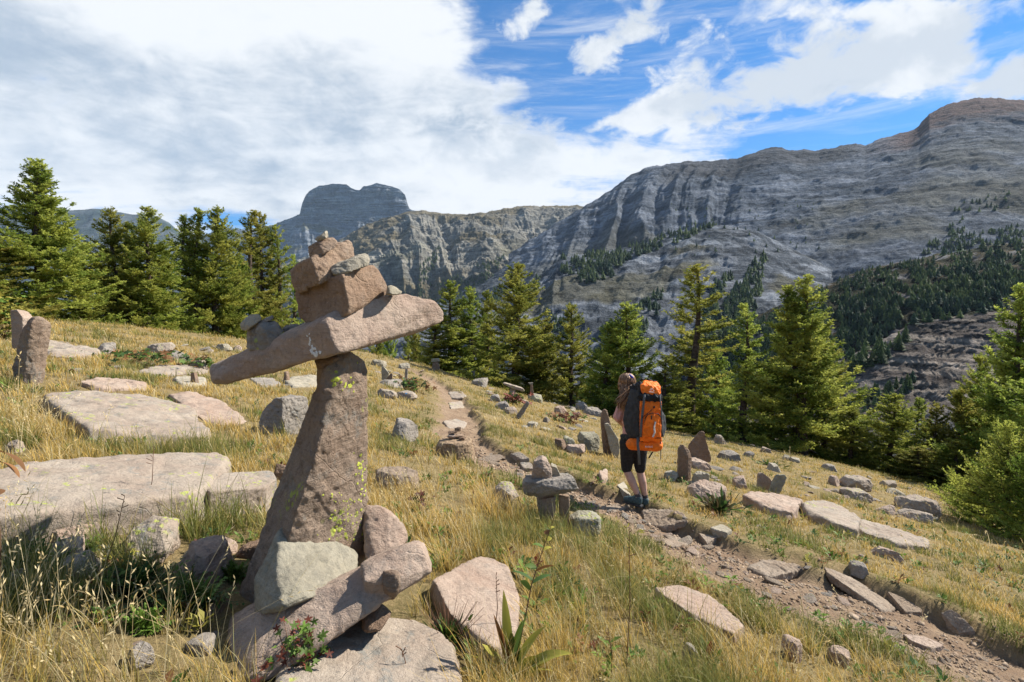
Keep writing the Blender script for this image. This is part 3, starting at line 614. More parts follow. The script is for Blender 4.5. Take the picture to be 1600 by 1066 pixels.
slab('flat_rock', [(418, 1085), (440, 1025), (520, 972), (560, 960), (636, 962), (690, 985), (715, 1020), (722, 1085), (600, 1140), (480, 1140)], .07, 'slab', 'big flat pale rock with yellow lichen spots at the bottom below the slanting slab', G1, res=.016, amp=.5)
stone('brown_stone', [px3([(563, 985, 2.16), (567, 948, 2.22), (600, 945, 2.22), (614, 958, 2.2), (596, 985, 2.12), (570, 990, 2.1), (572, 950, 2.4), (605, 950, 2.4), (590, 985, 2.35)])], 'brown', 'small reddish brown stone tucked under the right end of the slanting slab', 'stone', G1, res=.007)
stone('block_stone', [px3([(598, 892, 2.14), (599, 926, 2.12), (622, 928, 2.11), (626, 912, 2.12), (622, 893, 2.14), (612, 940, 2.2), (600, 892, 2.3), (622, 896, 2.3), (620, 930, 2.3), (602, 928, 2.3)])], 'brown', 'dark square block projecting under the pink slab end', 'stone', G1, res=.006, mark=False)
stand('pointed_stone', [(310, 985), (322, 945), (330, 950), (347, 990), (340, 1015), (315, 1022)], 2.28, .14, 'brown', 'dark pointed stone standing left of the slanting slab', group=G1, res=.007)
stand('grey_stone', [(336, 962), (352, 948), (366, 958), (362, 985), (345, 985)], 2.4, .14, 'grey', 'small grey stone between the pointed stone and the standing stone', group=G1, res=.007)
boulder('grey_stone', 285, 330, 1000, 1022, 'grey', 'small dark stone at the left foot of the pointed stone', group=G1, res=.007)
boulder('grey_stone', 185, 232, 1010, 1045, 'grey', 'small dark stone half hidden in tall grass at the bottom left', group=G1)
M['lichen'] = flat_mat('yellow_lichen', (.42, .44, .07), .9, .1, 90, .35, .004); M['dropping'] = flat_mat('white_stain', (.62, .62, .60), .8, .2, 90, .1); M['blue_paint'] = flat_mat('blue_paint', (.12, .32, .55), .7)
def decal(rock, name, pts, mat, rs=np.random.RandomState(4)):
    me = rock.data; bv = BVHTree.FromPolygons([v.co[:] for v in me.vertices], [p.vertices[:] for p in me.polygons]); V = []; Fq = []
    lo = np.array(rock.location)
    for (px, py, r) in pts:
        d = Vector(rays(px, py)); d.normalize(); h, nn, _, _ = bv.ray_cast(Vector(CAM-lo), d)
        if h is None: continue
        h = np.array(h); nn = np.array(nn); a = np.cross(nn, [.2, .1, 1]); a /= np.linalg.norm(a); b = np.cross(nn, a); k0 = len(V); V.append(h+nn*.004)
        for k in range(11):
            an = k/11*6.283; rr = r*h_s*rs.uniform(.55, 1.15); q = h+a*rr*math.cos(an)+b*rr*math.sin(an); qq = bv.find_nearest(Vector(q)); V.append(np.array(qq[0])+np.array(qq[1])*.0012)
        Fq += [[k0, k0+1+k, k0+1+(k+1) % 11] for k in range(11)]
    if V:
        o = link(name, mesh(name, np.array(V), np.array(Fq)), M[mat], rock)
        if name != 'paint_mark': o['kind'] = 'stuff'
h_s = 2.5/F; _rs = np.random.RandomState(8); sc_o = C.objects
pil = [o for o in sc_o if o.name == 'standing_stone'][0]; bar = [o for o in sc_o if o.name == 'crossbar_stone'][0]
decal(pil, 'lichen_patch', [(527, 592, 5), (523, 601, 4), (520, 595, 3), (539, 602, 6), (546, 603, 5), (552, 598, 3), (525, 581, 3), (533, 598, 3), (548, 590, 2), (558, 567, 2), (535, 610, 2), (553, 612, 2)], 'lichen')
decal(pil, 'lichen_patch', [(565+_rs.normal(0, 4), 708+_rs.rand()*60, 1.5+_rs.rand()*2.5) for _ in range(26)]+[(540+_rs.normal(0, 18), 770+_rs.rand()*75, .8+_rs.rand()*2.2) for _ in range(80)], 'lichen')
decal(bar, 'white_stain', [(481+_rs.normal(0, 2)+k*.9, 522+k*3.2, 1.6+k*.22) for k in range(11)]+[(492+_rs.normal(0, 4), 552+_rs.normal(0, 3), 3) for _ in range(7)], 'dropping')
# ---- the slabs on the left
slab('flat_rock', [(58, 612), (130, 607), (240, 615), (300, 640), (312, 655), (328, 672), (328, 678), (240, 682), (150, 680), (135, 660)], .10, 'slab', 'broad flat grey slab with yellow lichen, behind the long pink ledge', cat='rock', amp=.55, res=.02)
slab('flat_rock', [(-60, 745), (60, 720), (200, 708), (335, 703), (362, 712), (352, 735), (316, 752), (308, 773), (208, 779), (74, 794), (10, 803), (-80, 806)], .19, 'slab', 'long pinkish ledge with a dark shaded front on the left', cat='rock', amp=.45, res=.022)
slab('block_rock', [(322, 757), (350, 738), (425, 735), (432, 748), (415, 762), (325, 768)], .17, 'slab', 'square lichened block at the right end of the long ledge', cat='rock', amp=.6)
slab('flat_rock', [(262, 612), (300, 610), (345, 625), (394, 655), (330, 658), (300, 640)], .06, 'pink', 'low pink slab right of the broad lichened slab', cat='rock', amp=.6)
stand('standing_stone', [(20, 575), (29, 528), (48, 493), (60, 492), (68, 500), (56, 560), (50, 620), (18, 615)], yat(45, 600), .16, 'pillar', 'tall grey standing stone with a dark left side at the left edge', front=[(36, 560, yat(45, 600)-.1), (50, 500, yat(45, 600)-.1), (30, 610, yat(45, 600)-.1)], group='standing stones at the left edge', cat='standing stone')
stand('standing_stone', [(16, 485), (26, 483), (36, 497), (34, 545), (18, 545)], yat(45, 590)+.8, .2, 'pink', 'lighter standing stone just behind the grey one at the left edge', group='standing stones at the left edge', cat='standing stone')
for a in [((64, 540), (72, 530), (110, 537), (158, 543), (160, 552), (120, 556), (80, 556)), .07, 'slab', 'flat pale rock right of the two standing stones at the left edge'], \
         [((120, 596), (160, 588), (228, 596), (226, 606), (150, 604)), .05, 'pink', 'low pinkish rock just above the broad lichened slab'], \
         [((212, 580), (245, 570), (322, 570), (325, 578), (255, 585)), .06, 'slab', 'low lichened rock left of the crossbar tip, partly in grass'], \
         [((268, 590), (285, 584), (318, 589), (322, 601), (285, 602)), .04, 'pale', 'white flat stone under the small upright stone'], \
         [((440, 592), (470, 585), (500, 588), (500, 602), (455, 603)), .05, 'pale', 'flat pale stone seen through the gap left of the standing stone'], \
         [((390, 590), (425, 590), (440, 600), (405, 602)), .05, 'grey', 'flat grey rock just under the left arm of the crossbar']:
    slab('flat_rock', a[0], a[1], a[2], a[3], group='flat rocks in the upper left meadow')
for (x0, x1, yt, yb, mt, lb) in [
    (140, 166, 533, 551, 'grey', 'small grey rock at the right end of the flat pale rock'), (214, 262, 533, 553, 'slab', 'pale rock in the upper left meadow below the tree line'),
    (255, 285, 545, 562, 'grey', 'rough grey rock right of the pale rock in the upper meadow'), (328, 356, 536, 548, 'pale', 'small pale rock high in the meadow above the crossbar tip'),
    (356, 376, 538, 549, 'pink', 'small pinkish rock behind the crossbar tip'), (292, 320, 562, 578, 'slab', 'lichened rock beside a red leaved low plant'),
    (395, 470, 610, 680, 'grey', 'big grey boulder behind the crossbar, left of the standing stone'), (425, 450, 720, 752, 'brown', 'brown stone against the left side of the standing stone'),
    (30, 118, 806, 850, 'pink', 'knobbly pink rock in front of the long ledge at the left'), (36, 112, 843, 888, 'pink', 'flat pink rock with a dark hollow beneath it'),
    (155, 262, 824, 876, 'slab', 'rounded grey brown rock in front of the long ledge'), (235, 342, 860, 912, 'pink', 'smooth pinkish rock left of the standing stone foot'),
    (314, 366, 844, 872, 'pink', 'small flat pink stone behind the smooth pinkish rock'), (365, 410, 846, 878, 'brown', 'dark brown stone touching the left of the standing stone'),
    (80, 140, 868, 905, 'slab', 'pale rock sloping out of the ferny leaves'), (0, 36, 890, 925, 'slab', 'pale rock cut by the left edge low down'), (0, 24, 680, 712, 'slab', 'white stone at the left edge beside the ledge'), (0, 60, 725, 752, 'pink', 'pinkish stone at the left edge behind the ledge'),
    (440, 452, 577, 598, 'brown', 'small dark stone perched on a flat stone left of the standing stone'),
    (598, 655, 655, 690, 'grey', 'jagged grey boulder right of the standing stone in the grass'),
    (755, 818, 752, 792, 'slab', 'flat grey rock in the grass left of the low table cairn'), (575, 650, 738, 765, 'dirtstone', 'earthy flat rock right of the standing stone'),
    (887, 945, 806, 836, 'green', 'lichen covered rock at the right foot of the low table cairn'),
    (1226, 1262, 996, 1036, 'pink', 'rounded pink stone in the grass near the bottom'), (1070, 1095, 1005, 1045, 'grey', 'small upright grey stone beside green leaves near the bottom'),
    (1305, 1345, 1020, 1045, 'pink', 'pinkish stone hidden in grass at the bottom right'),
    (1335, 1366, 880, 901, 'grey', 'square grey block lying in the path'), (1345, 1360, 868, 880, 'dirtstone', 'small stone on the path edge above the square block'),
    (865, 888, 682, 704, 'brown', 'brown block at the left end of the rock row left of the hiker'), (880, 900, 680, 700, 'green', 'pale square block in the rock row left of the hiker'),
    (898, 945, 676, 704, 'green', 'large yellow lichened rock left of the hiker'), (884, 920, 696, 712, 'pink', 'low pinkish rock in front of the rock row left of the hiker'),
    (910, 945, 637, 650, 'grey', 'flat grey rock near the trees behind the hiker'), (895, 925, 628, 642, 'grey', 'grey rock beyond the flat rock near the trees'),
    (865, 890, 634, 648, 'pink', 'pinkish rock in the meadow near the trees'), (848, 862, 651, 660, 'grey', 'small grey green rock in the meadow before the trees'),
    (820, 843, 660, 668, 'pale', 'flat pale stone right of the leaning dark slab'), (764, 782, 615, 628, 'grey', 'small rock beside the stone table in the back meadow'),
    (735, 765, 590, 604, 'grey', 'rugged grey outcrop under the thin mushroom cairn'), (770, 800, 628, 640, 'grey', 'layered grey slabs in front of the stone table'),
    (785, 812, 636, 648, 'slab', 'layered pale slab at the foot of the leaning dark slab'), (825, 850, 615, 628, 'green', 'lichened rock carrying the thin white mushroom cairn'),
    (575, 600, 560, 572, 'pale', 'pale rock right behind the top of the standing stone'), (615, 640, 566, 576, 'pale', 'small pale rocks near the far end of the path'),
    (574, 640, 596, 604, 'grey', 'flat grey rocks that carry two small upright stones'), (583, 618, 607, 622, 'slab', 'low pale rock right of the standing stone'), (616, 650, 609, 624, 'slab', 'low pale rock with a blue paint mark'),
    (1076, 1115, 716, 735, 'pink', 'block under the dark triangular stone'), (1085, 1110, 735, 760, 'pale', 'pale stones right of the brown upright stone'), (1040, 1072, 735, 752, 'pale', 'pale flat rock left of the brown upright stone'),
    (1118, 1140, 680, 695, 'slab', 'pale rock at the tree edge right of the hiker'), (1130, 1165, 708, 722, 'grey', 'broad grey rock in the grass right of the triangular stone'), (1165, 1180, 705, 715, 'grey', 'small dark grey rock beyond the broad grey rock'),
    (1190, 1210, 699, 708, 'slab', 'narrow pale stone at the meadow edge'), (1222, 1240, 711, 720, 'pale', 'bright stone at the meadow edge'), (1238, 1256, 717, 724, 'pale', 'low bright stone beside another at the meadow edge'),
    (1204, 1222, 724, 738, 'pale', 'pale stone in the right meadow above the lichened slab'), (1292, 1314, 727, 737, 'grey', 'grey stone at the edge of the meadow before the small larch'),
    (1326, 1376, 748, 768, 'slab', 'flat pointed rock in the right meadow'), (1300, 1325, 746, 760, 'pink', 'pinkish rock in the right meadow'), (1385, 1410, 755, 764, 'slab', 'thin flat stone in the right meadow'),
    (1425, 1495, 780, 808, 'slab', 'broad grey rock in the right meadow near the bush'), (1420, 1468, 800, 818, 'slab', 'low lichened rock below the broad grey rock'), (1378, 1412, 792, 806, 'pink', 'low pink rock in the right meadow'),
    (1330, 1372, 768, 784, 'slab', 'low rock in the right meadow beyond the long pale ledge'), (1395, 1430, 768, 778, 'pale', 'thin pale stone near the right bush'),
    (1085, 1150, 760, 785, 'pink', 'low pinkish rocks behind the dark scrubby plant'), (1150, 1172, 745, 765, 'pink', 'pinkish stone left of the triangular pink stone'), (1375, 1430, 862, 880, 'pink', 'low pink rock on the bank right of the path')]:
    boulder('rock', x0, x1, yt, yb, mt, lb, group='rocks in the meadow', dep=1.15)
slab('flat_rock', [(672, 905), (720, 880), (755, 866), (795, 885), (812, 930), (808, 985), (775, 1015), (700, 960)], .09, 'pink', 'broad pink slab behind the leafy plant in the foreground', res=.014, amp=.5)
slab('flat_rock', [(1022, 920), (1060, 912), (1110, 930), (1165, 975), (1150, 992), (1090, 965)], .07, 'pink', 'narrow pink slab in the grass at the bottom centre', amp=.5)
slab('ledge_rock', [(1160, 775), (1185, 766), (1225, 775), (1255, 780), (1240, 800), (1200, 792)], .12, 'pink', 'knobbly pink end of the long ledge right of the path', amp=.9)
slab('ledge_rock', [(1252, 785), (1270, 780), (1305, 785), (1345, 808), (1340, 828), (1300, 815), (1262, 800)], .12, 'slab', 'smooth pale rock in the middle of the long ledge right of the path', amp=.5)
slab('ledge_rock', [(1340, 808), (1385, 820), (1450, 845), (1450, 853), (1400, 848), (1340, 828)], .07, 'slab', 'cracked low tail of the long ledge right of the path', amp=.8)
mk_ = [o for o in C.objects if o.get('label') == 'low pale rock with a blue paint mark'][0]; h_s = mk_.location[1]/F; decal(mk_, 'paint_mark', [(635, 615, 3.0)], 'blue_paint')
# ---- small cairns
Yt = yat(860, 820)
G2 = 'stones of the low table cairn'
stand('support_stone', [(838, 782), (868, 776), (868, 800), (860, 816), (845, 818)], Yt, .16, 'pink', 'pink upright stone holding up the left of the table cairn', group=G2)
stand('support_stone', [(874, 776), (890, 774), (890, 836), (876, 836)], Yt+.02, .14, 'tan', 'narrow tan upright stone holding up the right of the table cairn', group=G2)
stand('table_stone', [(815, 757), (820, 752), (870, 750), (898, 748), (905, 766), (872, 773), (842, 778), (820, 774)], Yt-.06, .24, 'grey', 'dark flat stone lying as the table top of the low cairn', group=G2, front=[(880, 765, Yt-.12)], mark=False)
stand('peak_stone', [(830, 750), (833, 722), (848, 716), (856, 720), (862, 735), (862, 751)], Yt, .16, 'pink', 'pinkish tan house shaped stone on top of the table cairn', group=G2, front=[(849, 735, Yt-.05)], mark=False)
stand('peak_stone', [(860, 751), (861, 728), (870, 731), (879, 751)], Yt+.06, .14, 'pale', 'pale triangular stone beside the house shaped stone on the table cairn', group=G2, mark=False)
Yh = yat(950, 712)
stand('standing_stone', [(939, 660), (941, 642), (945, 638), (949, 642), (948, 660), (953, 672), (960, 686), (962, 715), (944, 715)], Yh, .2, 'brown', 'slim crooked standing stone just left of the hiker', group='upright stones in the meadow', cat='standing stone', front=[(945, 670, Yh-.04)])
stand('standing_stone', [(944, 662), (950, 660), (966, 685), (969, 700), (966, 722), (957, 718), (954, 680)], Yh-.12, .1, 'pale', 'pale leaning slab in front of the crooked standing stone', group='upright stones in the meadow', cat='standing stone')
Ya = yat(1069, 752)
stand('standing_stone', [(1060, 752), (1061, 700), (1067, 694), (1078, 704), (1081, 716), (1079, 754)], Ya, .14, 'brown', 'brown upright stone with a slanted top right of the hiker', group='upright stones in the meadow', cat='standing stone', front=[(1075, 715, Ya-.06), (1074, 752, Ya-.06)])
Yb = yat(1095, 732)
stand('triangular_stone', [(1075, 698), (1096, 672), (1101, 676), (1106, 700), (1113, 724), (1076, 722)], Yb+.15, .12, 'brown', 'dark triangular stone standing on a block right of the hiker', group='upright stones in the meadow', cat='standing stone', mark=False)
stand('triangular_stone', [(1184, 764), (1186, 740), (1192, 738), (1208, 752), (1202, 768)], yat(1195, 768), .1, 'pink', 'pink triangular stone beside the green lichened slab', group='upright stones in the meadow', cat='standing stone')
stand('leaning_slab', [(1199, 772), (1214, 742), (1229, 742), (1230, 748), (1218, 775)], yat(1210, 774), .08, 'green', 'green lichened slab leaning beside the pink triangular stone', group='upright stones in the meadow', cat='standing stone')
stand('leaning_slab', [(804, 654), (824, 626), (829, 630), (812, 656)], yat(808, 655), .15, 'grey', 'dark thin slab leaning to the right in the back meadow', group='upright stones in the meadow', cat='standing stone')
stand('thin_stone', [(631, 598), (633, 577), (637, 576), (637, 597)], yat(635, 598), .08, 'grey', 'thin dark post like stone at the left of the far path', group='upright stones in the meadow', cat='standing stone')
stand('thin_stone', [(596, 594), (596, 572), (600, 573), (608, 584), (608, 594)], yat(600, 596), .12, 'pale', 'pale upright blade of stone right of the big cairn', group='upright stones in the meadow', cat='standing stone')
stand('thin_stone', [(601, 595), (611, 583), (613, 584), (613, 598)], yat(607, 599), .1, 'brown', 'small dark triangular stone beside the pale upright blade', group='upright stones in the meadow', cat='standing stone')
stand('thin_stone', [(297, 602), (298, 583), (303, 582), (306, 600)], yat(300, 603), .1, 'brown', 'small dark upright stone left of the crossbar tip', group='upright stones in the meadow', cat='standing stone')
Yp = yat(680, 579)
stand('pedestal_stone', [(675, 579), (676, 566), (684, 566), (687, 578)], Yp, .4, 'tan', 'reddish pedestal stone at the far end of the path before the trees', group='small far cairns', mark=False)
stand('cap_stone', [(673, 566), (674, 561), (685, 561), (687, 565)], Yp-.05, .45, 'pale', 'flat pale cap on the reddish pedestal stone', group='small far cairns', mark=False)
Yq = yat(804, 621)
stand('pedestal_stone', [(795, 620), (798, 606), (806, 607), (804, 621)], Yq, .25, 'grey', 'upright stone carrying the tilted stone table in the back meadow', group='small far cairns', mark=False)
stand('cap_stone', [(784, 599), (787, 598), (818, 608), (820, 612), (816, 612), (800, 607)], Yq-.1, .45, 'slab', 'long tilted slab lying on an upright stone in the back meadow', group='small far cairns', mark=False)
Yr = yat(832, 622)
stand('thin_stone', [(828, 615), (829, 600), (832, 600), (834, 615)], Yr, .09, 'tan', 'thin stalk stone of the small white mushroom cairn', group='small far cairns', mark=False)
stand('cap_stone', [(825, 598), (833, 598), (832, 601), (828, 601)], Yr-.02, .12, 'pale', 'tiny white cap of the mushroom cairn above the lichened rock', group='small far cairns', mark=False)
Ys = yat(740, 594)
stand('thin_stone', [(739, 592), (739, 581), (742, 581), (742, 592)], Ys, .09, 'pale', 'thin stalk stone of the far mushroom cairn at the tree edge', group='small far cairns', mark=False)
stand('cap_stone', [(736, 580), (742, 578), (743, 581), (738, 582)], Ys-.02, .14, 'pale', 'tiny cap of the far mushroom cairn at the tree edge', group='small far cairns', mark=False)
# ---- tree stump with stones
Yu = yat(708, 716); c = P(708, 716, Yu); ru = 30*Yu/F
cyl = [[c+np.array([ru*rr*math.cos(a), ru*rr*math.sin(a)+ru, zz]) for a in np.linspace(0, 2*math.pi, 15)[:-1] for rr, zz in ((1.12, -.12), (1, .19+.0*a))]]
st = stone('tree_stump', cyl, 'wood', 'old cut tree stump with small stones piled on its top beside the path', 'tree stump', amp=.6, bev=.01)
GS = 'small stones piled on the stump'
tz = c[2]+.19
for k, (dx, dy, w, h, mt, lb) in enumerate([(-.07, .10, .17, .08, 'pink', 'pinkish flat stone at the left of the pile on the stump'), (.06, .12, .16, .07, 'tan', 'tan stone in the middle of the pile on the stump'), (.10, .02, .12, .05, 'brown', 'brown stone at the right front of the pile on the stump')]):
    rs = np.random.RandomState(40+k); p = rs.uniform(-.5, .5, (18, 3))*np.array([w, w*.8, h]); p[:, 2] += tz+h*.45; p[:, 0] += c[0]+dx; p[:, 1] += c[1]+ru+dy-.06
    stone('small_stone', [list(p)], mt, lb, 'stone', GS, mark=False)
for k, (dx, dy, w, h, mt, lb) in enumerate([(-.04, .11, .14, .05, 'brown', 'dark flat stone on top of the pinkish stone on the stump'), (.03, .13, .10, .07, 'brown', 'dark knobbly stone topping the pile on the stump')]):
    rs = np.random.RandomState(60+k); p = rs.uniform(-.5, .5, (18, 3))*np.array([w, w*.8, h]); p[:, 2] += tz+.07+h*.4+k*.03; p[:, 0] += c[0]+dx; p[:, 1] += c[1]+ru+dy-.06
    stone('small_stone', [list(p)], mt, lb, 'stone', GS, mark=False)
# ---- slabs in the path
for k, (o_, th, mt, lb) in enumerate([
    ([(1286, 880), (1300, 882), (1345, 915), (1400, 948), (1385, 955), (1330, 925), (1290, 895)], .03, 'dirtstone', 'long thin slab lying along the path on the right'),
    ([(1385, 925), (1405, 928), (1440, 948), (1442, 960), (1415, 955)], .03, 'dirtstone', 'layered slab below the long thin slab in the path'),
    ([(1470, 952), (1490, 950), (1525, 985), (1500, 988), (1480, 970)], .03, 'dirtstone', 'slanting grey slab in the path near the right edge'),
    ([(1410, 990), (1440, 993), (1475, 1008), (1455, 1012), (1425, 1003)], .03, 'pink', 'pale flat slab at the near side of the path'),
    ([(1165, 885), (1200, 872), (1260, 880), (1240, 898), (1205, 900)], .025, 'dirtstone', 'broad worn rock surface in the middle of the path'),
    ([(1003, 800), (1040, 792), (1068, 800), (1075, 815), (1035, 825), (1008, 815)], .035, 'dirtstone', 'flat stone under the hiker\'s feet'),
    ([(964, 755), (975, 752), (986, 768), (984, 775), (975, 772)], .06, 'pale', 'tilted pale stone beside the hiker\'s left foot'),
    ([(935, 735), (948, 732), (950, 745), (940, 748)], .07, 'pink', 'pinkish stone on the bank left of the hiker'),
    ([(1110, 822), (1128, 818), (1145, 828), (1135, 832), (1115, 830)], .05, 'pale', 'pale flat stone on the path below the hiker'),
    ([(1092, 835), (1108, 832), (1120, 842), (1105, 848)], .04, 'dirtstone', 'brown stone just below the pale flat stone on the path'),
    ([(797, 708), (812, 706), (828, 716), (815, 718)], .04, 'slab', 'pale slab lying across the path above the table cairn'),
    ([(812, 722), (828, 722), (836, 732), (818, 732)], .03, 'slab', 'small pale slab in the path behind the house shaped stone'),
    ([(692, 658), (712, 654), (730, 660), (726, 668), (700, 668)], .03, 'slab', 'flat pale stones where the path narrows above the stump'),
    ([(700, 612), (722, 612), (730, 620), (705, 622)], .03, 'slab', 'row of pale flat stones paving the far path'),
    ([(700, 628), (722, 627), (726, 636), (704, 638)], .03, 'slab', 'pale paving stone in the far path below the row'),
    ([(1030, 842), (1060, 838), (1075, 850), (1050, 856)], .02, 'dirtstone', 'dusty flat rock on the near edge of the path'),
    ([(945, 790), (965, 786), (978, 794), (960, 800)], .02, 'dirtstone', 'dusty flat stone left of the hiker\'s feet')]):
    slab('flat_stone', o_, th, mt, lb, 'flat stones in the path', 'stone', deep=.05)
# ---- small loose stones
protos = []
for k in range(8):
    rs = np.random.RandomState(100+k); p = rs.uniform(-1, 1, (16, 3)); p /= np.abs(p).max(1)[:, None]; p *= np.array([1, .75, .42])
    me = remesh(hullmesh([list(p)], .06), .09); v = roughen(me, 1.2, k+.2, 1.0, chip=1.6); me.name = 'small_stone'
    me.polygons.foreach_set('use_smooth', np.ones(len(me.polygons), bool)); protos.append(me)
def scatter_stones(pts, sizes, mats, label, group):
    src = {}
    for q, (p, s) in enumerate(zip(pts, sizes)):
        mt = mats[RS.randint(len(mats))]; k = (RS.randint(8), mt)
        if k not in src: me = protos[k[0]].copy(); me.materials.clear(); me.materials.append(M[mt]); src[k] = me
        o = bpy.data.objects.new('small_stone', src[k]); C.objects.link(o); tag(o, label, 'stone', group)
        o.location = (p[0], p[1], float(H(p[0], p[1]))+s*.03); o.scale = (s*.5, s*.5*RS.uniform(.7, 1.1), s*.5*RS.uniform(.4, .95)); o.rotation_euler = (RS.uniform(-.3, .3), RS.uniform(-.1, .35), RS.uniform(0, 6.3))
        if s > .05: occ_mark(np.array([[p[0], p[1], 99]]))
pts = []; sz = []
while len(pts) < 235:
    t = RS.rand()**.8*(len(_pp)-6)+5; i = int(t); i = min(i, len(_pp)-2); a, b = _pp[i], _pp[i+1]; f = t-i; w = PATHW[i]
    q = a+(b-a)*min(f, 1); nrm = np.array([-(b-a)[1], (b-a)[0]]); nrm /= np.linalg.norm(nrm)
    q = q+nrm*RS.normal(0, .5)*w*.85; pts.append(q); sz.append(float(np.exp(RS.normal(-2.85, .55))*min(1.5, .35+q[1]*.18)))
scatter_stones(pts, sz, ['dirtstone', 'dirtstone', 'slab', 'pink', 'grey'], 'small loose stone lying on the bare earth path', 'small loose stones along the path')
pts = []; sz = []
for (cx, cy, rx, ry, n_) in [(1300, 780, 180, 50, 38), (1130, 735, 60, 30, 10), (620, 590, 50, 14, 12), (230, 560, 150, 30, 18), (860, 650, 100, 30, 18), (760, 620, 60, 18, 10), (120, 900, 120, 40, 12), (470, 600, 50, 12, 6), (330, 1010, 60, 40, 10)]:
    for _ in range(n_):
        p = hit(cx+RS.normal(0, .5)*rx, cy+RS.normal(0, .5)*ry)
        if p[1] > 26: continue
        pts.append(p[:2]); sz.append(float(np.clip(p[1]*.018*np.exp(RS.normal(0, .35)), .04, .4)))
scatter_stones(pts, sz, ['slab', 'pale', 'pink', 'grey'], 'small pale stone half buried in the dry grass', 'small stones scattered in the dry grass')
# gravel: grit on the path, one mass
V = []; Fc = []
tet = np.array([[1, 0, -.3], [-.5, .8, -.3], [-.5, -.8, -.3], [.1, 0, .6], [-.7, .1, .35]]); tf = np.array([[0, 1, 3], [1, 4, 3], [1, 2, 4], [2, 0, 3], [2, 3, 4], [0, 2, 1]])
nG = 5200
ti = RS.rand(nG)**.7*(len(_pp)-5)+4; ii = np.minimum(ti.astype(int), len(_pp)-2); ff = (ti-ii)[:, None]
a = _pp[ii]; b = _pp[ii+1]; q = a+(b-a)*np.minimum(ff, 1); nv = np.stack([-(b-a)[:, 1], (b-a)[:, 0]], -1); nv /= np.linalg.norm(nv, axis=1)[:, None]
q = q+nv*(RS.normal(0, .55, nG)*np.array(PATHW)[ii])[:, None]
s = np.exp(RS.normal(-4.7, .5, nG))*np.minimum(1.6, .3+q[:, 1]*.2); an = RS.rand(nG)*6.28; ca, sa = np.cos(an), np.sin(an)
t3 = tet[None]*np.exp(RS.normal(0, .25, (nG, 5, 3)))*s[:, None, None]
vx = t3[..., 0]*ca[:, None]-t3[..., 1]*sa[:, None]; vy = t3[..., 0]*sa[:, None]+t3[..., 1]*ca[:, None]
hq = H(q[:, 0], q[:, 1]); V = np.stack([vx+q[:, 0:1], vy+q[:, 1:2], t3[..., 2]+hq[:, None]+.002], -1).reshape(-1, 3)
Fc = (tf[None]+5*np.arange(nG)[:, None, None]).reshape(-1, 3)
gc = lerp(np.array([.20, .135, .088]), np.array([.38, .29, .205]), RS.rand(nG)); gc = np.repeat(gc, 5, 0)
M['gravel'] = col_mat('gravel', .9, 0, .15, bump=.004, nscale=60)
link('gravel', mesh('gravel', V, Fc, gc, smooth=False), M['gravel'], kind='stuff')
# ---------------------------------------------------------------- larches
def tube(pts, rad, k=6):
    """ring tube along points"""
    pts = np.array(pts, float); n = len(pts); d = np.gradient(pts, axis=0); d /= np.linalg.norm(d, axis=1)[:, None]+1e-9
    a = np.cross(d, [0.13, .31, .95]); bad = np.linalg.norm(a, axis=1) < .1; a[bad] = np.cross(d[bad], [1, 0, 0]); a /= np.linalg.norm(a, axis=1)[:, None]; b = np.cross(d, a)
    an = np.linspace(0, 2*math.pi, k+1)[:-1]; rad = np.broadcast_to(np.asarray(rad, float), (n,))
    V = pts[:, None]+rad[:, None, None]*(a[:, None]*np.cos(an)[None, :, None]+b[:, None]*np.sin(an)[None, :, None])
    i = np.arange(n-1)[:, None]*k; j = np.arange(k)[None]; j2 = (j+1) % k
    Fq = np.stack([i+j, i+j2, i+k+j2, i+k+j], -1).reshape(-1, 4); return V.reshape(-1, 3), Fq
class Acc:
    def __init__(s): s.v = []; s.f = []; s.c = []; s.n = 0
    def add(s, V, Fq, col=None):
        V = np.asarray(V, float).reshape(-1, 3); s.v.append(V); s.f.append(np.asarray(Fq)+s.n); s.n += len(V)
        if col is not None: s.c.append(np.broadcast_to(np.asarray(col, float), (len(V), 3)))
    def mesh(s, name, smooth=True):
        return mesh(name, np.concatenate(s.v), np.concatenate(s.f), np.concatenate(s.c) if s.c else None, smooth=smooth)
def tufts(p, d, size, rs, col, per=3, droop=0.0):
    """little fans of needle leaves at points p, pointing roughly along d"""
    n = len(p); out = []
    for k in range(per):
        a = d*.55+rs.normal(0, .62, (n, 3)); a[:, 2] += .15; a /= np.linalg.norm(a, axis=1)[:, None]
        b = np.cross(a, rs.normal(size=(n, 3))); b /= np.linalg.norm(b, axis=1)[:, None]
        L = size*rs.uniform(.6, 1.25, (n, 1)); w = L*.2
        out.append(np.stack([p, p+a*L*.5+b*w, p+a*L, p+a*L*.5-b*w], 1))
    V = np.stack(out, 1).reshape(-1, 3); m = n*per
    Fq = np.arange(m*4).reshape(m, 4)
    c = np.repeat(col, per*4, 0); return V, Fq, c
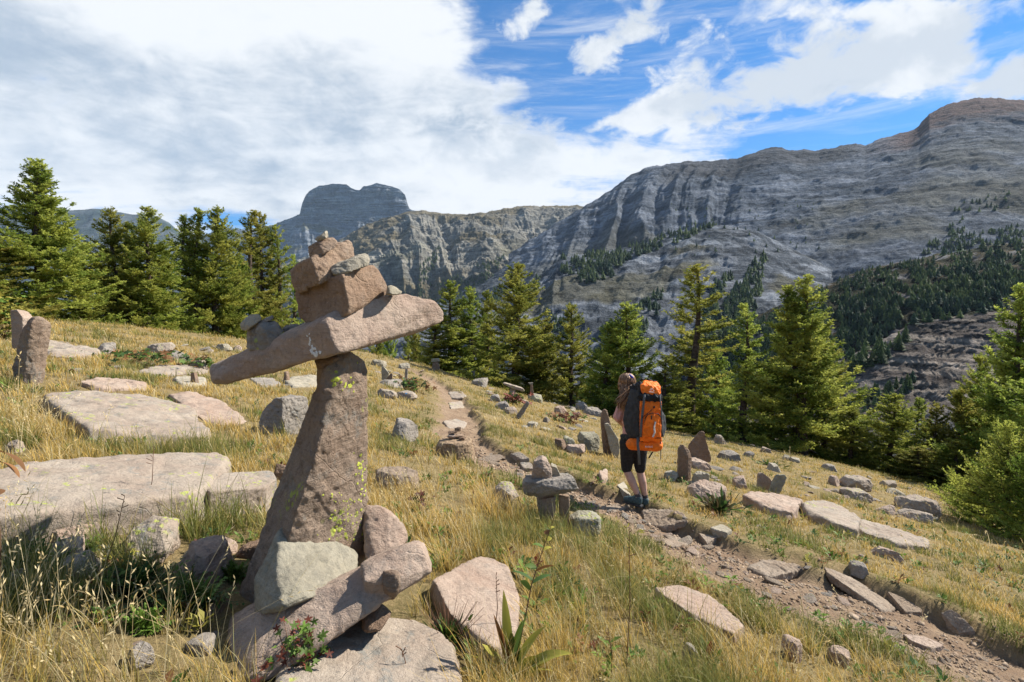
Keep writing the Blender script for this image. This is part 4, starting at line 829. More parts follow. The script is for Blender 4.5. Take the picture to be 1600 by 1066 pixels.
def larch(seed, Hh=9.0, Rb=2.1, dense=1.0, tops=1, size=.098, z0=.05, sparse=0.0):
    rs = np.random.RandomState(seed); tr = Acc(); pts_all = []; dir_all = []; cs = []
    stems = []
    for t in range(tops):
        off = 0 if t == 0 else (rs.choice([-1, 1])*.30); hh = Hh*(1 if t == 0 else .95)
        zz = np.linspace(0, hh, 14); x = off*np.clip(zz/Hh*3.0-1.2, 0, 1)*1.6+.05*np.sin(zz*.9+seed); y = .05*np.cos(zz*.7+seed)
        st = np.stack([x, y, zz], -1); stems.append(st)
        V, Fq = tube(st if t == 0 else st[5:], ((.018*Hh)*(1-zz/hh)**.85+.012)[0 if t == 0 else 5:]*(1 if t == 0 else .8), 8); tr.add(V, Fq)
    nb = int(Hh*17*dense)
    for i in range(nb*tops):
        t = i % tops; st = stems[t]; f = z0+(1-z0)*((i//tops+rs.rand())/nb)**.92
        if t and f < .45: continue
        if rs.rand() < sparse*(1-f): continue
        z = f*Hh*(1 if t == 0 else .95); base = np.array([np.interp(z, st[:, 2], st[:, 0]), np.interp(z, st[:, 2], st[:, 1]), z])
        L = Rb*((1-f)**.72)*rs.uniform(.5, 1.12)*(1-.35*sst(.12, 0, f))+.20
        if tops > 1 and f > .5: L *= .75
        az = rs.rand()*6.283; up = -.20+.85*f**1.3+rs.normal(0, .17)
        n = 9; s = np.linspace(0, 1, n); ex = np.array([math.cos(az), math.sin(az), 0]); side = np.array([-ex[1], ex[0], 0])
        bend = rs.normal(0, .12)
        p = base+ex*(s*L)[:, None]*math.cos(up)+side*(bend*L*s**2)[:, None]; p[:, 2] += L*(math.sin(up)*s-.20*np.sin(s*math.pi)*.6+.22*s**3)
        V, Fq = tube(p, (.011+.007*L)*(1-s*.8)*(1 if L > .4 else .6), 4); tr.add(V, Fq)
        m = max(7, int(L/.055)); ss = np.sort(rs.uniform(.10, 1, m)); q = np.stack([np.interp(ss, s, p[:, k]) for k in range(3)], -1)
        dd = np.stack([np.interp(ss, s, np.gradient(p[:, k], s)) for k in range(3)], -1); dd /= np.linalg.norm(dd, axis=1)[:, None]
        sgn = np.where(rs.rand(m) < .5, -1, 1)[:, None]
        sd = np.cross(dd, [0, 0, 1.0]); tl = L*.40*(1-ss*.62)*rs.uniform(.35, 1.1, m)*np.clip(ss*3.5, .3, 1)+.05
        tdir = dd*.62+sd*sgn*.8+np.array([0, 0, 1])*rs.normal(-.05, .25, (m, 1)); tdir /= np.linalg.norm(tdir, axis=1)[:, None]
        for j in range(m):
            k = max(2, int(tl[j]/.038)); u = (np.arange(k)+rs.rand(k)*.6)/k
            tp = q[j]+tdir[j]*(u*tl[j])[:, None]; tp[:, 2] += tl[j]*(.28*u**2-.12*u)
            pts_all.append(tp); dir_all.append(np.repeat(tdir[j:j+1], k, 0)+np.array([0, 0, .25])*u[:, None])
        tipn = max(3, int(L/.05)); u = rs.uniform(.25, 1, tipn); tp = np.stack([np.interp(u, s, p[:, k]) for k in range(3)], -1); pts_all.append(tp); dir_all.append(np.repeat(dd[-1:], tipn, 0))
    for st in stems:
        u = rs.uniform(Hh*.62, st[-1, 2]+.15, 190); tp = np.stack([np.interp(u, st[:, 2], st[:, 0]), np.interp(u, st[:, 2], st[:, 1]), u], -1); pts_all.append(tp); dd = rs.normal(0, .6, (190, 3)); dd[:, 2] = .8; dir_all.append(dd)
    p = np.concatenate(pts_all); d = np.concatenate(dir_all)
    n1 = fbm(p[:, 0]*1.1+seed, p[:, 1]*1.1, p[:, 2]*1.1, 3)+rs.normal(0, .22, len(p))
    col = lerp(np.array([.15, .19, .03]), np.array([.42, .42, .085]), sst(-.6, .6, n1))
    V, Fq, c = tufts(p, d, size, rs, col)
    return tr.mesh('trunk'), mesh('crown', V, Fq, c, smooth=False)
LV = [larch(1, 9, 1.9, 1.05), larch(2, 9, 2.3, 1.1, 2), larch(3, 9, 1.7, .95, 1), larch(4, 9, 2.2, 1.15), larch(5, 9, 1.6, .8, 1, sparse=.45), larch(6, 9, 1.9, 1.0, 2)]
for a, b in LV: a.materials.append(M['bark']); b.materials.append(M['needle'])
tree_seed = [0]
def put_larch(px, pyt, dy, v, wpx, label, group, rot=None):
    """px, pyt: where its top stands; dy: metres beyond the crest; wpx: crown width"""
    tree_seed[0] += 1; u = (px-800)/F; Yc = float(np.interp(u, _cu, _cY)); Yd = Yc+dy; top = P(px, pyt, Yd); zb = float(H(top[0], Yd))-.1
    o = empty('larch_tree', (top[0], Yd, zb), label, 'larch', group, rz=tree_seed[0]*2.4 if rot is None else rot)
    hz = (top[2]-zb)/9.0; rb = [1.9, 2.3, 1.7, 2.2, 1.6, 1.9][v]; sx = (wpx*Yd/F/2)/(rb*(.95 if px < 480 else .84))
    t = link('trunk', LV[v][0], None, o); c = link('crown', LV[v][1], None, o)
    k_ = 1+.16*math.sin(px*1.7); o.scale = (sx*k_, sx/k_, hz); o.rotation_euler[0] = .035*math.sin(px*.9); o.rotation_euler[1] = .035*math.cos(px*1.3); return o
GL = 'larches on the left edge of the meadow'; GR = 'larches beyond the crest of the meadow'
for a in [
    (52, 252, 3.0, 1, 235, 'tallest larch at the far left with a forked double top', GL), (-40, 330, 2.0, 3, 200, 'larch cut by the left edge of the photo', GL), (122, 380, 4.0, 3, 180, 'lower bushy larch tucked against the right of the tallest forked larch', GL),
    (178, 330, 4.0, 0, 120, 'larch with a pointed top, first to the right of the tallest forked larch', GL), (222, 326, 3.0, 3, 150, 'broad yellow green larch in the middle of the left group', GL), (196, 352, 5.5, 2, 120, 'larch half hidden behind the broad yellow green larch', GL),
    (250, 385, 3.5, 0, 120, 'lower larch filling the gap right of the broad yellow green larch', GL), (300, 328, 4.0, 5, 125, 'larch left of the crossbar tip with a slim pointed top', GL), (330, 326, 3.5, 3, 140, 'larch directly above the crossbar tip, twin of a slim pointed one', GL),
    (388, 332, 5.0, 4, 120, 'thin dark stemmed larch with open branches above the left grey block', GL), (410, 334, 6.0, 0, 110, 'larch just left of the pile of blocks with a full crown', GL), (440, 356, 5.5, 4, 90, 'small thin larch touching the pile of blocks on its left', GL), (362, 400, 4.5, 0, 110, 'low larch between the crossbar tip tree and the thin dark stemmed larch', GL), (455, 400, 7, 4, 80, 'low thin larch seen behind the pile of blocks', GL),
    (585, 500, 22, 0, 60, 'distant larch in the dip below the right arm of the crossbar', GR), (612, 505, 26, 3, 60, 'distant larch in the dip, second from the big cairn', GR), (635, 510, 19, 2, 56, 'distant dark larch at the end of the path', GR), (560, 512, 20, 3, 60, 'distant larch just right of the standing stone', GR), (655, 500, 15, 5, 60, 'small larch left of the right hand row of larches', GR),
    (702, 442, 4.5, 2, 105, 'first slim larch right of the crossbar end', GR), (680, 490, 3.5, 0, 90, 'lower larch at the left foot of the first slim larch', GR), (738, 452, 5.5, 0, 90, 'pale larch, second right of the crossbar end', GR), (758, 458, 7.0, 2, 90, 'pale slim larch behind the biggest larch of the middle', GR),
    (806, 416, 3.6, 3, 170, 'biggest larch of the middle, full crowned, right of the crossbar end', GR), (848, 500, 5.5, 0, 100, 'lower larch at the right side of the biggest larch of the middle', GR), (897, 478, 4.5, 0, 115, 'larch with a pointed top midway between the big middle larch and the hiker', GR),
    (945, 508, 3.2, 3, 110, 'bushy low larch behind the left of the hiker', GR), (985, 476, 4.0, 3, 150, 'broad larch directly behind the hiker and her pack', GR), (1035, 560, 3.0, 0, 110, 'low larch behind the right side of the orange pack', GR),
    (1080, 420, 5.0, 4, 150, 'tall open larch with a dark visible stem right of the hiker', GR), (1120, 545, 6.5, 0, 100, 'lower larch between the tall open larch and the slim dark stemmed one', GR), (1166, 478, 3.4, 4, 115, 'slim larch with a dark stem left of the great right hand larch', GR), (1205, 560, 6, 0, 100, 'low larch hiding behind the slim dark stemmed larch', GR),
    (1258, 436, 3.2, 1, 200, 'great right hand larch with two tops before the strata cliff', GR), (1296, 520, 5.0, 3, 130, 'larch leaning out at the right side of the great right hand larch', GR), (1335, 640, 3.5, 0, 110, 'low larch at the right foot of the great right hand larch', GR),
    (1392, 618, 3.8, 3, 130, 'small round topped larch below the strata cliff', GR), (1428, 625, 7.0, 2, 80, 'thin pale larch behind the small round topped larch', GR), (1455, 632, 5.0, 0, 95, 'small dark larch left of the big right edge larch', GR), (1500, 610, 6.0, 3, 130, 'dark larch filling the gap before the right edge', GR), (1440, 700, 3.0, 3, 130, 'low spreading larch at the meadow edge left of the near bush', GR), (1500, 690, 3.2, 0, 120, 'low dark larch just behind the near bush', GR),
    (1596, 452, 6.0, 1, 250, 'big larch at the right edge of the photo with a dark stem', GR), (1540, 560, 7.5, 3, 130, 'larch in the shade behind the big right edge larch', GR), (1660, 520, 3.0, 3, 240, 'larch cut by the right edge behind the near bush', GR)]:
    put_larch(*a)
# the near young larch at the right edge
tb, cb = larch(21, 2.6, 1.5, 3.0, 2, .06, .02)
tb.materials.append(M['bark']); cb.materials.append(M['needle'])
for (px, Yd, top, s, lb) in [(1578, 10.5, 668, 1.0, 'bright green young larch bush nearest the camera at the right edge'), (1640, 9.5, 700, 1.0, 'young larch bush cut by the right edge of the photo'), (1545, 12.5, 720, .75, 'smaller young larch just behind the nearest bush')]:
    t = P(px, top, Yd); zb = float(H(t[0], Yd))-.05; o = empty('young_larch', (t[0], Yd, zb), lb, 'larch', 'young larches at the right edge', rz=px*.37)
    link('trunk', tb, None, o); link('crown', cb, None, o); hh = (t[2]-zb)/2.6; o.scale = (hh*1.0, hh*1.0, hh)
# ---------------------------------------------------------------- far conifers
def cone_tree(rs, base, h, w, k=7):
    """small ragged conifer as drooping whorls: used far away"""
    V = []; Fq = []; n = 0
    for l in range(5):
        z0 = h*(.06+.185*l); z1 = z0+h*.30; r = w*(1-l/5.3)*rs.uniform(.85, 1.1); a0 = rs.rand()*6
        for j in range(k):
            a = a0+j*6.283/k; b = a+6.283/k*.95; rr = r*rs.uniform(.7, 1.2)
            V += [base+np.array([0, 0, z1]), base+np.array([rr*math.cos(a), rr*math.sin(a), z0-h*.02*rs.rand()]), base+np.array([rr*math.cos(b), rr*math.sin(b), z0+h*.03*rs.rand()])]; Fq.append([n, n+1, n+2]); n += 3
    return V, Fq
fm = []
for k in range(5):
    rs = np.random.RandomState(300+k); V, Fq = cone_tree(rs, np.zeros(3), 1.0, .36, 9); c = lerp(np.array([.035, .06, .025]), np.array([.09, .12, .04]), rs.rand(len(V)))
    me = mesh('crown', V, np.array(Fq), c, smooth=False); me.materials.append(M['needle']); fm.append(me)
_tv, _tf = tube([[0, 0, -.1], [0, 0, .9]], [.022, .006], 5); ftk = mesh('trunk', _tv, _tf); ftk.materials.append(M['bark'])
def rayhit(px, py, names):
    d = Vector(rays(px, py)); d.normalize(); best = None
    for nme in names:
        r = MB[nme].ray_cast(Vector(CAM), d)
        if r[0] is not None and (best is None or r[3] < best[1]): best = (r[0], r[3], nme)
    return best
ALLM = list(MB); rs = np.random.RandomState(11)
spots = []
def inpoly(x, y, poly):
    c = False; j = len(poly)-1
    for i in range(len(poly)):
        if (poly[i][1] > y) != (poly[j][1] > y) and x < (poly[j][0]-poly[i][0])*(y-poly[i][1])/(poly[j][1]-poly[i][1])+poly[i][0]: c = not c
        j = i
    return c
ZONES = [  # polygon in the view, how many, height in metres, which slope
    ([(1285, 450), (1340, 425), (1450, 403), (1600, 377), (1640, 375), (1640, 470), (1480, 490), (1420, 500), (1330, 555), (1260, 590), (1200, 600), (1120, 620), (1120, 560), (1200, 490)], 3600, 7, None, .1),
    ([(1330, 505), (1480, 450), (1600, 425), (1600, 480), (1480, 500), (1420, 508), (1330, 560), (1300, 570)], 420, 8, None, 0),
    ([(1300, 570), (1420, 530), (1400, 560), (1330, 590)], 30, 10, None, 0), ([(1310, 640), (1400, 600), (1440, 590), (1420, 615), (1340, 650)], 50, 7, None, 0),
    ([(860, 425), (880, 402), (950, 392), (1010, 378), (1050, 362), (1125, 338), (1120, 352), (1060, 380), (1000, 400), (960, 420), (900, 430)], 330, 16, None, 0),
    ([(900, 430), (960, 415), (960, 435), (910, 445)], 60, 16, None, 0),
    ([(1185, 400), (1200, 395), (1190, 440), (1160, 500), (1090, 540), (1110, 470), (1150, 450)], 170, 15, None, 0),
    ([(1120, 440), (1150, 425), (1130, 480), (1100, 540), (1080, 540)], 110, 15, None, 0), ([(1140, 470), (1190, 455), (1170, 540), (1120, 560)], 130, 15, None, 0), ([(930, 520), (1020, 465), (1040, 450), (1035, 480), (980, 560), (930, 560)], 220, 14, None, 0),
    ([(850, 480), (920, 540), (860, 540)], 60, 12, None, 0), ([(1060, 520), (1300, 520), (1300, 640), (1060, 640)], 300, 13, None, 0),
    ([(735, 420), (790, 395), (775, 430), (700, 480), (690, 440)], 240, 16, None, 0), ([(690, 480), (800, 440), (780, 470), (690, 500)], 150, 16, None, 0), ([(655, 420), (690, 380), (675, 430), (650, 470)], 90, 16, None, 0), ([(830, 440), (845, 430), (840, 470), (820, 480)], 40, 14, None, 0),
    ([(1480, 325), (1600, 290), (1600, 320), (1500, 345)], 26, 14, None, 0), ([(1480, 355), (1510, 340), (1500, 400), (1470, 400)], 40, 14, None, 0), ([(1450, 380), (1600, 352), (1600, 380), (1440, 400)], 110, 14, None, 0), ([(1040, 320), (1280, 300), (1280, 400), (1050, 400)], 60, 10, None, 0), ([(560, 455), (700, 440), (700, 520), (560, 520)], 200, 14, None, 0)]
for poly, n_, hh, nmz, _ in ZONES:
    xs = [p[0] for p in poly]; ys = [p[1] for p in poly]; got = 0; tries = 0
    while got < n_ and tries < n_*8:
        tries += 1; x = rs.uniform(min(xs), max(xs)); y = rs.uniform(min(ys), max(ys))
        if not inpoly(x, y, poly): continue
        if pn(x*.035, y*.06, 3) < -.22 and n_ > 100: continue
        r = rayhit(x, y, ALLM)
        if r is None: continue
        if r[2] == 'strata_cliff' and y > 490 and x > 1330 and hh > 11: continue
        got += 1; spots.append((np.array(r[0]), r[1], hh*rs.uniform(.6, 1.25)))
spots.sort(key=lambda q: q[1]/q[2])
for i, (p, D, h) in enumerate(spots[:240]):
    o = empty('far_conifer', tuple(p-np.array([0, 0, .4])), 'dark conifer on the slopes across the valley, one of the many on the forested hill', 'conifer', 'conifers across the valley', rz=rs.rand()*6)
    link('crown', fm[i % 5], None, o); link('trunk', ftk, None, o); o.scale = (h*rs.uniform(.85, 1.3),)*2+(h,)
V = []; Fq = []; cc = []
for (p, D, h) in spots[240:]:
    v, f = cone_tree(rs, p-np.array([0, 0, .6]), h, h*rs.uniform(.34, .5), 6); k = len(V); V += v; Fq += [[a+k for a in q] for q in f]
    c = lerp(np.array([.03, .055, .03]), np.array([.12, .14, .05]), sst(-.6, .8, np.array([pn(p[0]*.02, p[1]*.02)+rs.normal(0, .4)])))[0]; cc += [c]*len(v)
link('forest', mesh('forest', np.array(V), np.array(Fq), np.array(cc), smooth=False), M['needle'], kind='stuff')

# ---------------------------------------------------------------- grass
def blades(root, h, w, lean, yaw, curve, c0, c1, levels):
    """root n,3; c0 base colour, c1 tip colour"""
    n = len(root); t = np.linspace(0, 1, levels+1)
    dirv = np.stack([np.cos(yaw), np.sin(yaw)], -1)
    wy = yaw+math.pi/2+RS.normal(0, .5, n); wd = np.stack([np.cos(wy), np.sin(wy)], -1)
    V = np.zeros((n, 2*levels+1, 3)); Cc = np.zeros((n, 2*levels+1, 3))
    for i, tt in enumerate(t):
        off = (lean*tt+curve*tt**2.2)*h; z = h*tt*np.sqrt(np.maximum(.1, 1-(lean+curve*tt)**2*.45))
        c = root[:, :2]+dirv*off[:, None]; ww = w*(1-.75*tt**1.5)
        col = c0*(1-tt)+c1*tt if i else c0*.9
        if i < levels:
            V[:, 2*i, :2] = c-wd*ww[:, None]/2; V[:, 2*i+1, :2] = c+wd*ww[:, None]/2; V[:, 2*i, 2] = V[:, 2*i+1, 2] = root[:, 2]+z; Cc[:, 2*i] = Cc[:, 2*i+1] = col
        else: V[:, -1, :2] = c; V[:, -1, 2] = root[:, 2]+z; Cc[:, -1] = col
    tr = []
    for i in range(levels-1): a = 2*i; tr += [[a, a+1, a+3], [a, a+3, a+2]]
    a = 2*(levels-1); tr.append([a, a+1, a+2]); tr = np.array(tr)
    Fq = (tr[None]+(2*levels+1)*np.arange(n)[:, None, None]).reshape(-1, 3)
    return V.reshape(-1, 3), Fq, Cc.reshape(-1, 3)
GOLD = np.array([.80, .55, .18]); GOLD2 = np.array([.68, .42, .10]); STRAW = np.array([.82, .70, .44]); GREEN = np.array([.13, .17, .035]); OLIVE = np.array([.22, .21, .06])
def sow(n, y0, y1, hmean, wmean, levels, acc, per=7, spread=.05, umax=1.3, power=1.0):
    """tussocks over the visible wedge between two distances"""
    m = n//per
    y = (y0**(1+power)+RS.rand(m)*(y1**(1+power)-y0**(1+power)))**(1/(1+power)); x = RS.uniform(-umax, umax, m)*y*1.02
    yc = crestY(x, y); k = y < yc+3.5; x = x[k]; y = y[k]
    pm, e = pathmask(x, y); k = (pm < .35) & ~occ(x, y); x = x[k]; y = y[k]; e = e[k]; pm = pm[k]
    big = fbm(x*.55, y*.55, 11, 3); sm = fbm(x*2.3, y*2.3, 13, 2)
    edge = np.clip(1-(np.abs(e)-1)/1.3, 0, 1)
    green = sst(-.12, .40, big*.95+sm*.4+.5*edge-.04)+.25*sst(-.2, -1.6, x)*sst(3.2, 2.2, y)+.18*sst(4, 2.5, y)-.25*sst(8, 14, y)
    dens = .45+.75*sm+.45*big-.2*edge
    dens = dens-1.1*np.exp(-((x-BARE[0])**2+(y-BARE[1])**2)/.16)
    k = RS.rand(len(x)) < np.clip(dens+.3, .08, 1); x = x[k]; y = y[k]; big = big[k]; green = np.clip(green[k], 0, 1); sm = sm[k]; edge = edge[k]
    th = hmean*(1+.55*sm)*(1-.3*sst(.3, 1.5, x)*sst(3, 5, y))*RS.uniform(.6, 1.3, len(x))*(1-.45*edge)*np.clip(1+.25*big, .5, 1.5); yawt = RS.rand(len(x))*6.283
    x = np.repeat(x, per); y = np.repeat(y, per); th = np.repeat(th, per); green = np.repeat(green, per); N_ = len(x)
    a = RS.rand(N_)*6.283; r = spread*np.sqrt(RS.rand(N_))*RS.uniform(.4, 1.4, N_); dx = r*np.cos(a); dy = r*np.sin(a); x = x+dx; y = y+dy
    pm, _ = pathmask(x, y); k = (pm < .8) & ~occ(x, y)
    x = x[k]; y = y[k]; th = th[k]; green = green[k]; a = a[k]; N_ = len(x)
    h = th*np.exp(RS.normal(0, .28, N_)); yaw = a+RS.normal(0, .7, N_); wind = RS.rand(N_) < .3; yaw = np.where(wind, 2.6+RS.normal(0, .6, N_), yaw)
    lean = np.abs(RS.normal(.18, .22, N_)); curve = np.abs(RS.normal(.25, .28, N_))
    z = H(x, y)-.01
    g = np.clip(green+RS.normal(0, .22, N_), 0, 1)
    gold = lerp(GOLD, GOLD2, RS.rand(N_)); stw = RS.rand(N_) < .28; gold[stw] = STRAW
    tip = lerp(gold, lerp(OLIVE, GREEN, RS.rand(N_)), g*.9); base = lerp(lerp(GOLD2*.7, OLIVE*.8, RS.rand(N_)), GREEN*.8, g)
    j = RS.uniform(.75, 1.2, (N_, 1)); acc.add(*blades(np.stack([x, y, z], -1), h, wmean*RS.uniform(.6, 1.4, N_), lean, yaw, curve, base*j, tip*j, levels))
ga = Acc(); BARE = hit(290, 960)
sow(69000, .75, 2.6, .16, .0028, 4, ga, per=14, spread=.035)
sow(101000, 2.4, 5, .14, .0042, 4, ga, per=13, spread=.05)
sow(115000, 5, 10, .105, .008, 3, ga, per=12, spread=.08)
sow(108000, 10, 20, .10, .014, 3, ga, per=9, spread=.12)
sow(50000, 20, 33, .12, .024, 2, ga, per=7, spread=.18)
link('grass', ga.mesh('grass', smooth=False), M['grass'], kind='stuff')
# tall flowering stalks with drooping seed heads
sa = Acc()
def stalks(n, region, h0, wid=.0022):
    p = []
    while len(p) < n:
        cx, cy, rx, ry = region[RS.randint(len(region))]; q = hit(cx+RS.normal(0, .5)*rx, min(1300, cy+RS.normal(0, .5)*ry))
        if pathmask(q[0], q[1])[0] < .3 and not occ(q[0:1], q[1:2])[0]: p.append(q)
    p = np.array(p); N_ = len(p); h = h0*np.exp(RS.normal(0, .25, N_)); yaw = 2.9+RS.normal(0, 1.3, N_); lean = np.abs(RS.normal(.15, .28, N_)); curve = np.abs(RS.normal(.2, .25, N_))
    c = lerp(np.array([.55, .40, .17]), np.array([.70, .58, .34]), RS.rand(N_)); p[:, 2] -= .01
    w = np.minimum(wid*np.maximum(1, p[:, 1]/2.5), .012)
    V, Fq, Cc = blades(p, h, w, lean, yaw, curve, c*.8, c, 5); sa.add(V, Fq, Cc)
    V = V.reshape(N_, 11, 3); tip = V[:, 10]; pre = V[:, 8]; d = tip-pre; d /= np.linalg.norm(d, axis=1)[:, None]
    for k in range(6):
        b = pre+(tip-pre)*(k/6.0); a = d*.7+RS.normal(0, .35, (N_, 3)); a /= np.linalg.norm(a, axis=1)[:, None]; s_ = np.cross(a, RS.normal(size=(N_, 3))); s_ /= np.linalg.norm(s_, axis=1)[:, None]
        L = (h*.055*RS.uniform(.6, 1.3, N_))[:, None]; ww = w[:, None]*1.3
        sa.add(np.stack([b, b+a*L*.5+s_*ww, b+a*L, b+a*L*.5-s_*ww], 1), np.arange(N_*4).reshape(N_, 4)[:, [0, 1, 2]], np.repeat(c*1.05, 4, 0)); sa.f.append(sa.f[-1][:, [0, 1, 2]]+np.array([0, 1, 1])); 
stalks(300, [(60, 1000, 200, 160), (180, 1040, 260, 120), (20, 900, 60, 160), (40, 680, 90, 60)], .34)
stalks(520, [(90, 660, 160, 60), (700, 790, 160, 110), (900, 960, 260, 160), (1300, 1020, 260, 80), (1050, 900, 140, 60), (330, 700, 160, 120), (640, 800, 60, 60)], .22)
stalks(420, [(1150, 720, 200, 40), (1400, 790, 200, 60), (860, 640, 160, 30), (250, 540, 250, 30), (650, 600, 120, 20), (1500, 870, 120, 50)], .24)
link('seed_grass', sa.mesh('seed_grass', smooth=False), M['grass'], kind='stuff')
# ---------------------------------------------------------------- the hiker
def fm_(name, c, **k): M[name] = flat_mat(name, c, **k)
fm_('skin', (.50, .30, .22), rough=.55, nscale=20, var=.08, bump=.001); fm_('pink_cloth', (.55, .29, .26), rough=.85, nscale=60, var=.12)
fm_('black_cloth', (.022, .020, .021), rough=.9, nscale=50, var=.3); fm_('pack_black', (.018, .019, .021), rough=.75, nscale=18, var=.4, bump=.01)
fm_('pack_grey', (.045, .046, .047), rough=.85, nscale=14, var=.25, bump=.01); fm_('pack_orange', (.85, .17, .008), rough=.65, nscale=22, var=.18, bump=.012)
fm_('strap', (.10, .105, .11), rough=.8, nscale=80); fm_('sock', (.06, .055, .055), rough=.95); fm_('shoe_teal', (.045, .078, .082), rough=.7); fm_('shoe_grey', (.22, .23, .23), rough=.7)
fm_('sole', (.05, .05, .05), rough=.9); fm_('clip', (.06, .04, .35), rough=.35); fm_('white_mark', (.8, .8, .78), rough=.6); fm_('silver', (.55, .54, .5), rough=.45)
M['hair'] = col_mat('hair', .45, 0, .5)
foot = hit(999, 798); YH = float(foot[1]); FT = np.array([foot[0], YH, float(H(foot[0], YH))])
def J(px, py, dy=0.0): return P(px, py, YH+dy)
PX = YH/F                                  # metres per pixel there
_ico = None
def sph(c, r, sub=2):
    bm = bmesh.new(); bmesh.ops.create_icosphere(bm, subdivisions=sub, radius=1); v = [np.array(q.co)*r+np.array(c) for q in bm.verts]; bm.free(); return v
def cap(a, ra, b, rb): return sph(a, ra)+sph(b, rb)
def blobmesh(name, pieces, base, voxel, mat, parent, smooth=3, wr=0.0, wseed=0.0, scale=18.0):
    me = hullmesh([[np.array(p)-base for p in q] for q in pieces]); o = bpy.data.objects.new('t', me); _tmpc.objects.link(o)
    md = o.modifiers.new('r', 'REMESH'); md.mode = 'VOXEL'; md.voxel_size = voxel; sm = o.modifiers.new('s', 'SMOOTH'); sm.factor = .5; sm.iterations = smooth
    r = bpy.data.meshes.new_from_object(o.evaluated_get(bpy.context.evaluated_depsgraph_get())); bpy.data.objects.remove(o); bpy.data.meshes.remove(me)
    if wr:
        n = len(r.vertices); v = np.zeros(n*3); r.vertices.foreach_get('co', v); v = v.reshape(-1, 3); nn = np.zeros(n*3); r.vertices.foreach_get('normal', nn); nn = nn.reshape(-1, 3)
        d = wr*(ridged(v[:, 0]*scale+wseed, v[:, 1]*scale, v[:, 2]*scale*.6, 2)-.5); v += nn*d[:, None]; r.vertices.foreach_set('co', v.ravel())
    r.polygons.foreach_set('use_smooth', np.ones(len(r.polygons), bool)); r.name = name
    o = link(name, r, M[mat], parent); return o
hk = empty('person', tuple(FT), 'woman hiker seen from behind, long brown hair, pink top, black knee leggings, walking the path', 'person')
B = FT
head = J(980, 597, .02); neck = J(985, 616, .02); shL = J(973, 633, .0); shR = J(1004, 632, .04); chest = J(987, 642, .03); waist = J(988, 668, .0); pel = J(989, 692, -.01)
hipL = J(981, 700, .0); hipR = J(999, 700, .0); knL = J(979, 734, .06); knR = J(1000, 735, .05); anL = J(998, 776, -.02); anR = J(1008, 778, .04)
elL = J(966, 656, .02); haL = J(974, 665, .30); elR = J(1013, 660, .10); haR = J(993, 664, .32)
fw = np.array([-.35, .93, 0])              # she looks away and to the left
body = [cap(head+np.array([0, 0, .015]), .092, head+fw*.02-np.array([0, 0, .04]), .075), cap(head-np.array([0, 0, .05]), .055, neck, .050), cap(neck, .052, chest, .09),
        cap(shL+np.array([.02, 0, 0]), .052, shR-np.array([.02, 0, 0]), .052), cap(shL+np.array([.05, 0, -.04]), .08, waist, .095), cap(shR+np.array([-.05, 0, -.04]), .08, waist, .095), cap(waist, .105, pel, .125),
        cap(pel-np.array([.05, 0, 0]), .11, hipL, .095), cap(pel+np.array([.05, 0, 0]), .11, hipR, .095),
        cap(hipL, .082, knL, .052), cap(hipR, .082, knR, .052), cap(knL, .049, knL*.62+anL*.38+np.array([0, -.015, 0]), .053), cap(knL*.62+anL*.38+np.array([0, -.015, 0]), .053, anL, .034),
        cap(knR, .049, knR*.62+anR*.38+np.array([0, -.015, 0]), .053), cap(knR*.62+anR*.38+np.array([0, -.015, 0]), .053, anR, .034),
        cap(shL, .045, elL, .038), cap(elL, .037, haL, .024), cap(shR, .045, elR, .038), cap(elR, .037, haR, .024),
        # face: nose, brow, chin, ears
        cap(head+fw*.088-np.array([0, 0, .02]), .012, head+fw*.104-np.array([0, 0, .035]), .012), cap(head+fw*.07-np.array([0, 0, .085]), .028, head+fw*.05-np.array([0, 0, .06]), .05),
        cap(head+np.array([-.088, -.035, -.015]), .014, head+np.array([-.09, -.035, -.035]), .011), cap(head+np.array([.088, .035, -.015]), .014, head+np.array([.09, .035, -.035]), .011)]
for (h_, e_, sd) in ((haL, elL, 1), (haR, elR, -1)):
    d = (h_-e_); d /= np.linalg.norm(d); up = np.array([0, 0, 1.0]); sde = np.cross(d, up); sde /= np.linalg.norm(sde)
    palm = h_+d*.06; body.append(cap(h_, .024, palm, .030)); body.append(cap(h_+up*.01, .02, palm+up*.022, .018))
    for k, L in enumerate((.070, .078, .072, .056)):           # four fingers curled round the strap, from the index down
        r0 = palm+d*.018+up*(.030-.020*k); m1 = r0+d*L*.5; m2 = m1+(d*.3-sde*sd*.9)*L*.35; m3 = m2+(-d*.6-sde*sd*.6)*L*.3
        body += [cap(r0, .0095, m1, .009), cap(m1, .009, m2, .0085), cap(m2, .0085, m3, .0075)]
    t0 = h_+d*.02+up*.025; t1 = t0+d*.03+up*.02; t2 = t1+d*.025-sde*sd*.012; body += [cap(t0, .012, t1, .0105), cap(t1, .0105, t2, .009)]
blobmesh('body', body, B, .0055, 'skin', hk, 2)
top = [cap(neck+np.array([-.05, 0, -.02]), .035, shL, .06), cap(neck+np.array([.05, 0, -.02]), .035, shR, .06), cap(shL+np.array([.02, 0, 0]), .062, shR-np.array([.02, 0, 0]), .062), cap(shL+np.array([.05, 0, -.04]), .092, waist, .105), cap(shR+np.array([-.05, 0, -.04]), .092, waist, .105), cap(waist, .115, pel+np.array([0, 0, .05]), .13),
       cap(shL, .062, shL*.2+elL*.8+np.array([-.008, 0, -.0]), .068), cap(shR, .060, shR*.3+elR*.7, .052)]
blobmesh('top', top, B, .007, 'pink_cloth', hk, 2, .012)
